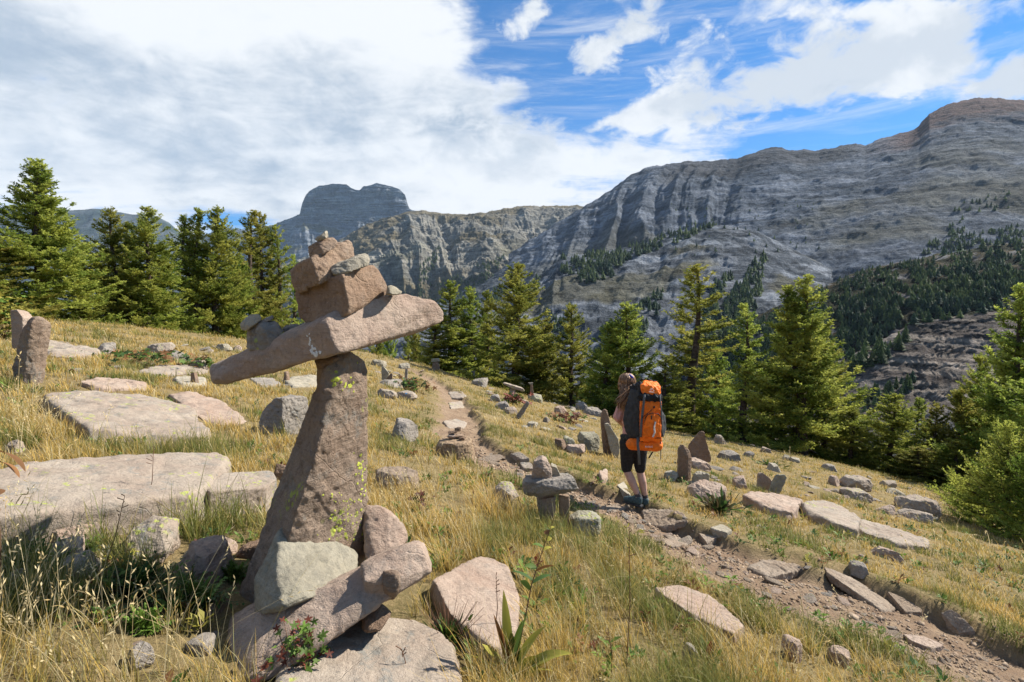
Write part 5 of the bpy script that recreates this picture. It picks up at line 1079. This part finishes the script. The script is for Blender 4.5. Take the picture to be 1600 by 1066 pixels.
kl = knL*1.0+np.array([0, 0, -.0]); leg = [cap(pel-np.array([.045, 0, 0]), .126, hipL, .105), cap(pel+np.array([.045, 0, 0]), .126, hipR, .105), cap(pel, .125, waist*.3+pel*.7, .12), cap(hipL, .102, knL+np.array([0, 0, .02]), .068), cap(hipR, .102, knR+np.array([0, 0, .02]), .068)]
blobmesh('leggings', leg, B, .007, 'black_cloth', hk, 2, .006)
for an, kn, toe in ((anL, knL, J(990, 796, .02)), (anR, knR, J(1006, 795, .20))):
    up = (kn-an)/np.linalg.norm(kn-an); gz = float(H(an[0], an[1]))
    heel = np.array([an[0], an[1]-.015, an[2]-.075]); toe = toe.copy(); toe[2] = heel[2]-.005
    dd = toe-heel; dd[2] = 0; dd = dd/np.linalg.norm(dd); toe = heel+dd*.19; toe[2] -= .01
    blobmesh('sock', [cap(an+up*.075, .040, an+up*-.02, .041)], B, .005, 'sock', hk, 1)
    sh = blobmesh('shoe', [cap(heel+np.array([0, 0, .05]), .040, heel+np.array([0, 0, .015]), .042), cap(heel+np.array([0, 0, .015]), .042, heel+dd*.12+np.array([0, 0, .015]), .046), cap(heel+dd*.1+np.array([0, 0, .02]), .045, toe+np.array([0, 0, .01]), .036), cap(an+np.array([0, 0, -.015]), .038, heel+dd*.1+np.array([0, 0, .03]), .036)], B, .005, 'shoe_teal', hk, 1, .006)
    so_ = blobmesh('sole', [[q*np.array([1, 1, 1]) for q in [heel-dd*.045+np.cross(dd, [0, 0, 1])*s*.034+np.array([0, 0, z]) for s in (-1, 1) for z in (-.045, -.018)]+[toe+dd*.03+np.cross(dd, [0, 0, 1])*s*.034+np.array([0, 0, z+.008]) for s in (-1, 1) for z in (-.045, -.018)]]], B, .005, 'sole', sh, 1)
    blobmesh('cuff', [cap(an+np.array([0, 0, -.012]), .044, an+np.array([0, 0, -.03]), .046)], B, .005, 'shoe_grey', sh, 1)
# hair: strands from the crown over the back of the head and down her left shoulder
ha = Acc(); rs = np.random.RandomState(5)
for k in range(420):
    th = rs.uniform(-2.5, 2.5); back = math.cos(th); sidev = math.sin(th)
    bx = np.array([-.93*sidev*0, 0, 0]); rt = np.array([.93, .35, 0]); dirh = -fw*back+rt*sidev; dirh /= np.linalg.norm(dirh)
    r = .098+rs.normal(0, .004); c0 = head+np.array([0, 0, .012]); e0 = rs.uniform(.2, 1.35); pts = [c0+r*(dirh*math.cos(q)+np.array([0, 0, 1])*math.sin(q)) for q in np.linspace(e0, -.25, 5)]
    if back < -.35: pts = pts[:4]; ln = .12
    else: ln = rs.uniform(.20, .34)
    end = J(972+rs.normal(0, 4.0)+6*max(0, sidev), 634+rs.normal(0, 5), -.10+rs.normal(0, .03)); last = pts[-1]; f = np.linspace(0, 1, 9)[1:]
    if back < -.35: end = last+np.array([0, 0, -.1])
    wv = .010*rs.normal(); ph = rs.rand()*6
    for q in f:
        s = q*q*(3-2*q); p = last*(1-q)+end*q; p = p+np.array([wv*math.sin(q*11+ph), -.03*math.sin(q*3.1)*1, 0]); p[0] = last[0]*(1-s)+end[0]*s+wv*math.sin(q*9+ph); pts.append(p)
    n = len(pts); rad = np.full(n, .0048); rad[-1] = .001; rad[-2] = .003; rad[-3] = .004
    V, Fq = tube(np.array(pts)-B, rad, 4); c = lerp(np.array([.11, .05, .022]), np.array([.50, .28, .14]), np.array([rs.rand()**1.4]))[0]; ha.add(V, Fq, c)
link('hair', ha.mesh('hair'), M['hair'], hk)
link('hair_clip', None, None, hk) if False else blobmesh('hair_clip', [cap(J(984, 586, -.085), .012, J(988, 590, -.08), .014)], B, .004, 'clip', hk, 1)
# ---- the pack
PB = J(1010, 706, -.22); bp = empty('backpack', tuple(PB), 'large orange and black trekking backpack carried by the woman hiker', 'backpack')
def q3(lst): return [J(a, b, c) for a, b, c in lst]
def pk(name, pieces, mat, vox=.007, sm=3, wr=.012, seed=0.0, parent=bp, sc=16): return blobmesh(name, pieces, PB, vox, mat, parent, sm, wr, seed, sc)
pk('side_panel', [q3([(1003, 612, -.34), (1003, 685, -.36), (985, 608, -.20), (976, 640, -.16), (973, 655, -.17), (976, 670, -.17), (982, 684, -.18), (985, 612, -.10), (980, 680, -.08), (1030, 615, -.14), (1030, 685, -.12), (1034, 640, -.3)])], 'pack_grey', wr=.01)
pk('back_bag', [q3([(985, 603, -.12), (984, 620, -.12), (1028, 605, -.14), (1030, 690, -.14), (988, 692, -.12), (1001, 600, -.34), (1001, 690, -.37), (1034, 606, -.34), (1034, 688, -.36), (983, 680, -.14)])], 'pack_black', wr=.02, seed=2)
pk('collar', [q3([(985, 606, -.14), (986, 614, -.2), (988, 600, -.16), (1000, 597, -.28), (1003, 620, -.34), (992, 622, -.26), (1000, 598, -.1), (1025, 600, -.1), (1003, 625, -.30), (985, 620, -.14)])], 'pack_black', wr=.025, seed=3)
pk('front_panel', [q3([(1000, 627, -.40), (1000, 690, -.42), (1033, 627, -.42), (1034, 690, -.42), (1000, 627, -.3), (1000, 690, -.3), (1033, 627, -.3), (1034, 690, -.3), (1017, 640, -.45), (1017, 680, -.46)])], 'pack_orange', wr=.012, seed=4)
lid = pk('lid', [q3([(1001, 601, -.36), (1004, 616, -.42), (1031, 618, -.42), (1033, 607, -.38), (1006, 595, -.24), (1027, 597, -.2), (1030, 602, -.3), (1010, 594, -.14), (1000, 606, -.2), (1034, 610, -.2), (1018, 603, -.41)])], 'pack_orange', wr=.016, seed=5)
pk('lid_buckle', [cap(J(1003, 593, -.22), .018, J(1006, 592, -.2), .014), cap(J(1013, 593, -.2), .016, J(1018, 595, -.18), .014), cap(J(1020, 596, -.2), .012, J(1030, 601, -.26), .012), cap(J(1003, 593, -.2), .012, J(996, 599, -.22), .012)], 'pack_black', parent=lid, wr=0)
pk('rolled_jacket', [cap(J(1008, 620, -.40), .046, J(1028, 622, -.40), .048), cap(J(1002, 618, -.34), .04, J(1010, 621, -.41), .045)], 'pack_black', wr=.03, seed=6)
pck = pk('pocket', [q3([(1006, 655, -.45), (1010, 648, -.45), (1020, 645, -.46), (1030, 648, -.46), (1034, 656, -.45), (1033, 684, -.45), (1004, 684, -.45), (1006, 655, -.40), (1034, 656, -.40), (1033, 686, -.4), (1004, 686, -.4), (1018, 670, -.50), (1022, 682, -.49)])], 'pack_orange', wr=.012, seed=7)
arc = [J(1007, 664, -.455), J(1008, 654, -.462), J(1012, 648, -.47), (J(1020, 645.5, -.475)), J(1029, 647, -.47), J(1033, 653, -.462), J(1034, 662, -.455)]
V, Fq = tube(np.array(arc)-PB, .005, 6); link('piping', mesh('piping', V, Fq), M['pack_black'], pck)
V, Fq = tube(np.array([J(1024, 659, -.492), J(1022, 668, -.507), J(1023, 676, -.512), J(1020, 683, -.505)])-PB, .010, 6); link('gear_loop', mesh('gear_loop', V, Fq), M['silver'], pck)
pk('zip_pull', [cap(J(1018, 650, -.476), .007, J(1018, 655, -.485), .007), cap(J(1022, 636, -.452), .012, J(1022, 637, -.452), .010)], 'pack_black', vox=.003, sm=1, wr=0, parent=pck)
bt = pk('bottom_bag', [cap(J(987, 694, -.26), .070, J(1026, 696, -.36), .074), cap(J(987, 694, -.22), .068, J(1026, 696, -.26), .07), q3([(986, 685, -.3), (1032, 684, -.4), (1032, 690, -.42), (1024, 706, -.4), (985, 703, -.3)])], 'pack_orange', wr=.008, seed=8)
pk('gap_strap', [cap(J(999, 683, -.41), .010, J(1032, 684, -.44), .010)], 'pack_black', vox=.004, sm=1, wr=0)
def ribbon(name, pts, w, mat, parent=bp, th=.004):
    p = np.array(pts)-PB; wv = np.array([w/2, 0, 0]); dv = np.array([0, th, 0]); V = []
    for a in p: V += [a-wv-dv, a+wv-dv, a+wv+dv, a-wv+dv]
    n = len(p); Fq = [[4*i+j, 4*i+(j+1) % 4, 4*i+4+(j+1) % 4, 4*i+4+j] for i in range(n-1) for j in range(4)]+[[3, 2, 1, 0], [4*n-4, 4*n-3, 4*n-2, 4*n-1]]
    return link(name, mesh(name, np.array(V), Fq, smooth=False), M[mat], parent)
ribbon('strap', [J(1007, 617, -.47), J(1006, 628, -.455), J(1004, 645, -.445), J(1002, 662, -.445), J(1001, 683, -.445)], .026, 'strap')
ribbon('strap', [J(997, 683, -.40), J(996.5, 695, -.415), J(998, 706, -.40), J(999, 726, -.37)], .030, 'strap')
ribbon('strap', [J(1031, 617, -.46), J(1033, 640, -.44), J(1034, 683, -.44)], .014, 'strap')
ribbon('strap', [J(1020, 706, -.36), J(1016, 712, -.37), J(1014, 716, -.36)], .018, 'pack_black')
ribbon('strap', [J(1033, 684, -.42), J(1032.5, 700, -.40), J(1032.5, 718, -.40)], .008, 'strap')
ribbon('bungee', [J(1003, 653, -.455), J(1012, 646, -.47), J(1021, 638, -.455)], .006, 'pack_black')
pk('side_pocket', [q3([(1033, 640, -.36), (1040, 652, -.26), (1041, 670, -.26), (1036, 684, -.34), (1033, 640, -.16), (1036, 684, -.16), (1033, 662, -.4)])], 'pack_grey', wr=.01, seed=9)
pk('shoulder_strap', [cap(J(979, 626, -.07), .018, J(974, 640, .10), .018), cap(J(998, 624, -.07), .018, J(1002, 640, .12), .018), cap(J(974, 640, .1), .018, J(978, 664, .06), .016), cap(J(979, 626, -.07), .018, J(988, 618, -.14), .02)], 'pack_black', vox=.006, wr=0)
pk('hip_belt', [cap(J(984, 684, -.14), .045, J(973, 682, .02), .035), cap(J(973, 682, .02), .035, J(980, 684, .14), .03), cap(J(1008, 686, -.12), .045, J(1008, 684, .06), .035)], 'pack_black', vox=.007, wr=.01)
# white maker's marks, too small to read in the photo
def dab(pts, r, parent, mat='white_mark'):
    V, Fq = tube(np.array(pts)-PB, r, 4); return V, Fq
mk = Acc()
for k in range(7): a = J(1008.5+k*1.7, 698.2, -.436-.0009*k); V, Fq = tube(np.array([a, a+np.array([.004, 0, .008+.004*(k % 3 == 0)])])-PB, .0026, 4); mk.add(V, Fq)
V, Fq = tube(np.array([J(1008, 698.8, -.435), J(1020, 698.8, -.442)])-PB, .0022, 4); mk.add(V, Fq)
link('logo', mk.mesh('logo'), M['white_mark'], bt)
mk = Acc()
for a, b in (((1015, 610), (1018, 606.5)), ((1018, 606.5), (1022, 611)), ((1016.5, 610.5), (1019.5, 608)), ((1014, 612.5), (1022, 613))):
    V, Fq = tube(np.array([J(*a, -.436), J(*b, -.432)])-PB, .0026, 4); mk.add(V, Fq)
link('logo', mk.mesh('logo'), M['white_mark'], lid)
# ---------------------------------------------------------------- foreground plants
def leafblade(acc, p, d, L, w, col, col2, bend=.5, twist=0.0, n=6, rs=np.random):
    d = np.array(d, float); d /= np.linalg.norm(d); side = np.cross(d, [0, 0, 1.0]); side /= np.linalg.norm(side)+1e-9; up = np.cross(side, d)
    side = side*math.cos(twist)+up*math.sin(twist)
    V = []; cc = []; pts = np.array(p, float).copy(); dirv = d.copy(); st = L/n
    for i in range(n+1):
        t = i/n; ww = w*math.sin(math.pi*min(1, (t*.92+.08)))**.8*(1 if i < n else 0)+.0006
        cup = up*ww*.25
        V += [pts-side*ww+cup, pts.copy(), pts+side*ww+cup]; c = col*(1-t)+col2*t; cc += [c, c*.8, c]
        dirv = dirv+np.array([0, 0, -bend/n*(.4+t)]); dirv /= np.linalg.norm(dirv); pts = pts+dirv*st
    Fq = []
    for i in range(n): a = 3*i; Fq += [[a, a+1, a+4, a+3], [a+1, a+2, a+5, a+4]]
    acc.add(np.array(V), np.array(Fq), np.array([[0, 0, 0]])); acc.c[-1] = np.array(cc)
def plant(name, label, px, py, cat='plant', group=None):
    g = hit(px, py); return empty(name, tuple(g), label, cat, group), g
LG = np.array([.10, .16, .025]); LY = np.array([.45, .40, .07]); LR = np.array([.16, .045, .025]); LD = np.array([.045, .085, .02]); LB = np.array([.25, .12, .045])
rs = np.random.RandomState(77)
# big leafy stalk
o, g = plant('leafy_plant', 'leafy yellow green plant with long strap leaves and a tall stem at the bottom centre', 800, 1062)
s = g[1]/F; a = Acc()
for (tx, ty, w, c1, c2, b) in [(722, 1050, 9, LG, LY, .9), (735, 1030, 7, LG, LY, .6), (790, 945, 6, LG, LY, .15), (785, 960, 5, LY, LB, .1), (775, 955, 7, LB, LB, .1), (845, 985, 9, LG, LY, .7), (872, 1000, 9, LG, LY, .9), (850, 1025, 9, LG, LY, .8), (860, 1058, 10, LG, LY, .8), (840, 1068, 8, LY, LY, .8), (762, 1010, 7, LG, LY, .4), (815, 985, 8, LG, LG, .3), (826, 960, 9, LD, LG, .4), (750, 1060, 8, LG, LY, .9), (800, 1000, 8, LD, LG, .2), (780, 985, 6, LY, LY, .2)]:
    e = np.array([(tx-800)*s, rs.normal(0, .04), max(.02, (1062-ty)*s)+.03*b]); L = np.linalg.norm(e)*1.12; d = e/np.linalg.norm(e)+np.array([0, 0, b*.35])
    leafblade(a, [rs.normal(0, .01), rs.normal(0, .01), 0], d, L, 1.35*w*s, c1, c2, b*1.1, rs.normal(0, .5), 8)
st = np.array([[0, 0, 0], [(822-800)*s, .02, (1062-960)*s], [(832-800)*s, .03, (1062-910)*s], [(852-800)*s, .04, (1062-850)*s], [(868-800)*s, .05, (1062-805)*s]])
for i, (f, side_, L, c) in enumerate([(.45, -1, 30, LG), (.5, 1, 36, LD*1.5), (.52, -1, 38, LD*1.3), (.58, 1, 34, LB*.7), (.6, -1, 22, LG), (.72, 1, 16, LY), (.74, -1, 20, LG), (.8, 1, 10, LY), (.86, -1, 8, LB), (.9, 1, 9, LY)]):
    p = np.array([np.interp(f, np.linspace(0, 1, 5), st[:, k]) for k in range(3)]); leafblade(a, p, [side_*.8, rs.normal(0, .4), .5], L*s, 4.5*s, c, c*1.2, .7, rs.normal(0, .6))
link('leaves', a.mesh('leaves'), M['leaf'], o); V, Fq = tube(st, [.0035, .003, .0025, .002, .001], 6); link('stem', mesh('stem', V, Fq), M['deadstem'], o)
# geranium with red and green leaves
def lobed(acc, c, nrm, r, col, rs):
    """deeply cut round leaf"""
    nrm = nrm/np.linalg.norm(nrm); a = np.cross(nrm, [1, .2, 0]); a /= np.linalg.norm(a); b = np.cross(nrm, a); V = [c]; k = 15
    for i in range(k): an = i/k*6.283; rr = r*(1 if i % 3 == 0 else (.72 if i % 3 == 1 else .35)); V.append(c+a*rr*math.cos(an)+b*rr*math.sin(an)+nrm*rs.normal(0, .1)*r)
    acc.add(np.array(V), np.array([[0, 1+i, 1+(i+1) % k] for i in range(k)]), col)
def bushy(name, label, px, py, hpx, wpx, n, r, cols, kind='lobed', group=None, stemcol='deadstem'):
    o, g = plant(name, label, px, py, group=group); s = g[1]/F; a = Acc(); b = Acc()
    for i in range(n):
        t = rs.rand()**.7; e = np.array([rs.normal(0, .28)*wpx*s, rs.normal(0, .2)*wpx*s, hpx*s*t*rs.uniform(.6, 1)]); c = cols[rs.randint(len(cols))]*rs.uniform(.7, 1.3)
        if kind == 'lobed': lobed(a, e, np.array([rs.normal(0, .5), -.4+rs.normal(0, .5), 1]), r*s*rs.uniform(.6, 1.3), c, rs)
        elif kind == 'feather':
            base = np.array([e[0]*.2, e[1]*.2, 0]); d = e-base; L = np.linalg.norm(d)+1e-6; m = 14
            for q in range(m):
                p = base+d*(q/m)**1+np.array([0, 0, .0]); sd = np.cross(d/L, [0, 0, 1.0])*(1 if q % 2 else -1)
                leafblade(a, p, sd+d/L*.6+np.array([0, 0, rs.normal(0, .3)]), r*s*(1.1-q/m)*1.2, r*s*.10, c, c*1.1, .3, 0, 2)
        else: leafblade(a, e*np.array([.6, .6, .35])*rs.rand(), e/np.linalg.norm(e)+rs.normal(0, .25, 3)+np.array([0, 0, .3]), r*s*rs.uniform(.6, 1.3), r*s*.13, c, c*1.2, .4, rs.normal(0, .5), 4)
        if i % 3 == 0: V, Fq = tube(np.array([[0, 0, 0], e*np.array([.6, .6, .5]), e]), [.0016, .0013, .0008], 4); b.add(V, Fq)
    link('leaves', a.mesh('leaves', smooth=False), M['leaf'], o); link('stem', b.mesh('stem'), M[stemcol], o); return o
bushy('leafy_plant', 'small plant with red and green cut leaves in front of the slanting slab', 470, 1064, 105, 80, 130, 9, [LG, LG, LR, LR*.8, LG*1.5])
bushy('leafy_plant', 'dark green leafy weed growing at the right edge of the flat pale rock', 700, 1000, 75, 110, 260, 17, [LD, LD, LG, LG], 'blade')
bushy('leafy_plant', 'green weed between the pink slab and the flat pale rock', 740, 1020, 60, 70, 120, 15, [LD, LG, LG], 'blade')
bushy('leafy_plant', 'red leaved dark weed among the grass right of the pillar', 653, 805, 45, 30, 26, 5, [LR*.6, LR*.4, LD], 'lobed')
bushy('leafy_plant', 'ferny green plant at the left under the long ledge', 60, 885, 55, 140, 60, 22, [LG, LD*1.3, LG*1.2], 'feather')
bushy('leafy_plant', 'ferny green plant beside the knobbly pink rock', 128, 862, 30, 60, 30, 16, [LG*1.4, LG], 'feather')
bushy('leafy_plant', 'ferny dark green plant left of the smooth pinkish rock', 215, 925, 60, 150, 80, 22, [LG, LD*1.3, LD], 'feather')
bushy('leafy_plant', 'ferny green plant in front of the smooth pinkish rock', 300, 945, 70, 120, 70, 20, [LG, LD*1.3, LG*1.2], 'feather')
bushy('leafy_plant', 'bright green ferny tuft low in the grass left of the pointed stone', 225, 985, 50, 60, 45, 18, [LG*1.7, LG*1.3], 'feather')
bushy('leafy_plant', 'green leaves touching the left side of the standing stone foot', 362, 905, 35, 50, 40, 16, [LG*1.4, LG], 'feather')
bushy('leafy_plant', 'yellow and orange leaved tuft on the rock at the left edge', 8, 845, 55, 50, 50, 12, [LY, LY*1.3, LB*1.6], 'lobed')
bushy('leafy_plant', 'small orange leaved plant by the rounded grey brown rock', 180, 885, 22, 40, 26, 8, [LY, LB*1.8], 'lobed')
bushy('leafy_plant', 'green broad leaf tuft near the small upright grey stone', 1105, 1032, 32, 50, 14, 30, [LG*1.3, LG, LR], 'blade')
bushy('scrubby_plant', 'dark scrubby plant on the bank right of the hiker', 1125, 800, 68, 95, 150, 16, [LD*.9, LD*1.3, np.array([.12, .09, .04])], 'blade')
bushy('scrubby_plant', 'low green juniper mat left of the lone bright stones at the meadow edge', 1200, 728, 14, 90, 120, 8, [LD, LG], 'blade')
bushy('scrubby_plant', 'yellow leaved shrub at the left edge behind the standing stones', 5, 530, 75, 60, 260, 6, [LY*.8, LG*1.2, LY*.6], 'lobed')
bushy('scrubby_plant', 'low red leaved mat under the stone table in the back meadow', 803, 632, 18, 34, 90, 5, [LR, LR*1.3, LG], 'lobed')
bushy('scrubby_plant', 'reddish low plants in the meadow left of the flat rocks by the trees', 880, 660, 16, 60, 90, 5, [LR*.7, LB, LG], 'lobed')
bushy('scrubby_plant', 'low green plants with orange leaves behind the crossbar tip', 312, 578, 22, 44, 90, 5, [LG, LD, LB], 'lobed')
bushy('scrubby_plant', 'dark green mat of low plants high in the meadow before the trees', 290, 516, 8, 60, 120, 5, [LG, LD], 'lobed')
bushy('scrubby_plant', 'low leafy plants on the broken rocks left of the crossbar tip', 205, 566, 20, 130, 160, 6, [LG, LD, LB], 'lobed')
bushy('scrubby_plant', 'green and brown low plants left of the far path', 645, 610, 22, 50, 110, 5, [LG, LB*.8, LD], 'lobed')
# low weeds that grow all through the turf
gc_ = Acc(); rq = np.random.RandomState(31); n_ = 5200
y = .9+rq.rand(n_)**1.3*9; x = rq.uniform(-1.15, 1.15, n_)*y; k = (pathmask(x, y)[0] < .3) & ~occ(x, y) & (pn(x*1.1, y*1.1, 33)+.4*pn(x*3, y*3, 34) > -.02) & (y < crestY(x, y)); x = x[k]; y = y[k]; z = H(x, y); n_ = len(x)
per = 9; an = rq.rand(n_, per)*6.283; el_ = rq.uniform(.25, 1.2, (n_, per)); d = np.stack([np.cos(an)*np.cos(el_), np.sin(an)*np.cos(el_), np.sin(el_)], -1)
L = (rq.uniform(.03, .085, (n_, 1))*rq.uniform(.6, 1.2, (n_, per)))[..., None]; b = np.stack([x, y, z], -1)[:, None]+rq.normal(0, .012, (n_, per, 3))*np.array([1, 1, 0])+np.array([0, 0, 1])*rq.uniform(0, .06, (n_, per, 1))
sd = np.cross(d, [0, 0, 1.0]); sd /= np.linalg.norm(sd, axis=-1)[..., None]; w = L*.17
V = np.stack([b, b+d*L*.5+sd*w, b+d*L-np.array([0, 0, .2])*L, b+d*L*.5-sd*w], 2).reshape(-1, 3)
pal = np.array([LG*1.1, LD*1.5, LG*1.5, LY*.6, LB*.8, LR*.8]); ci = rq.choice(6, n_, p=[.34, .26, .18, .1, .08, .04]); c = np.repeat(pal[ci]*rq.uniform(.7, 1.25, (n_, 1)), per*4, 0)
link('ground_cover', mesh('ground_cover', V, np.arange(len(V)).reshape(-1, 4), c, smooth=False), M['leaf'], kind='stuff')
# dried brown leaf curling in at the left edge, and dry stems
o, g = plant('dry_leaf_stalk', 'dead stalk with big curled brown leaves at the left edge', 2, 980); s = g[1]/F; a = Acc()
for (dz, w, L, c, sd) in [(268, 9, 60, LB*1.5, 1), (284, 10, 75, LB, 1), (225, 12, 26, LB*.8, .3), (215, 12, 30, LB*.7, -.4), (195, 8, 40, LB, .2)]: leafblade(a, [0, 0, dz*s], [sd, -.25, .1], L*s, w*s, c, c*.7, 1.4, .6, 8)
link('leaves', a.mesh('leaves'), M['leaf'], o); V, Fq = tube(np.array([[0, 0, 0], [.01, 0, 150*s], [0, 0, 290*s]]), [.004, .003, .002], 5); link('stem', mesh('stem', V, Fq), M['deadstem'], o)
for (px, py, tx, ty, lb) in [(978, 1062, 983, 820, 'thin straight dead stem standing in the grass at the bottom centre'), (765, 790, 738, 690, 'bent dark stalk leaning left over the grass by the stump'), (955, 1062, 950, 985, 'short reddish dead stem at the bottom left of the thin straight one'), (1240, 1055, 1228, 1010, 'short dry stem by the rounded pink stone'), (230, 800, 240, 700, 'dark grass spike before the long ledge'), (158, 900, 195, 775, 'thin dark twig leaning right before the ledge'), (632, 1062, 628, 1015, 'thin red stem in front of the flat pale rock'), (772, 1000, 775, 900, 'branched dry stem beside the leafy yellow green plant')]:
    g = hit(px, py); t = P(tx, ty, g[1]-.02); m = (g+t)/2+np.array([.012, 0, 0]); V, Fq = tube(np.array([g*0, m-g, t-g]), [.0028, .0022, .0012], 5); a = Acc(); a.add(V, Fq)
    for k in range(6): b = (t-g)*(1-.05*k); e = b+np.array([rs.normal(0, .014), rs.normal(0, .01), .012]); V, Fq = tube(np.array([b, e]), [.0016, .0022], 4); a.add(V, Fq)
    link('dry_weed', a.mesh('dry_weed'), M['deadstem'], loc=tuple(g)); tag(bpy.context.scene.objects[-1] if False else C.objects[-1], lb, 'plant', 'single dry stems')
bpy.data.collections.remove(_tmpc)
sc = bpy.context.scene
sc.view_settings.view_transform = 'Standard'; sc.view_settings.look = 'None'; sc.view_settings.exposure = EXPO; sc.view_settings.gamma = 1
sc.cycles.max_bounces = 6; sc.cycles.diffuse_bounces = 3; sc.cycles.transparent_max_bounces = 6; sc.cycles.volume_bounces = 0
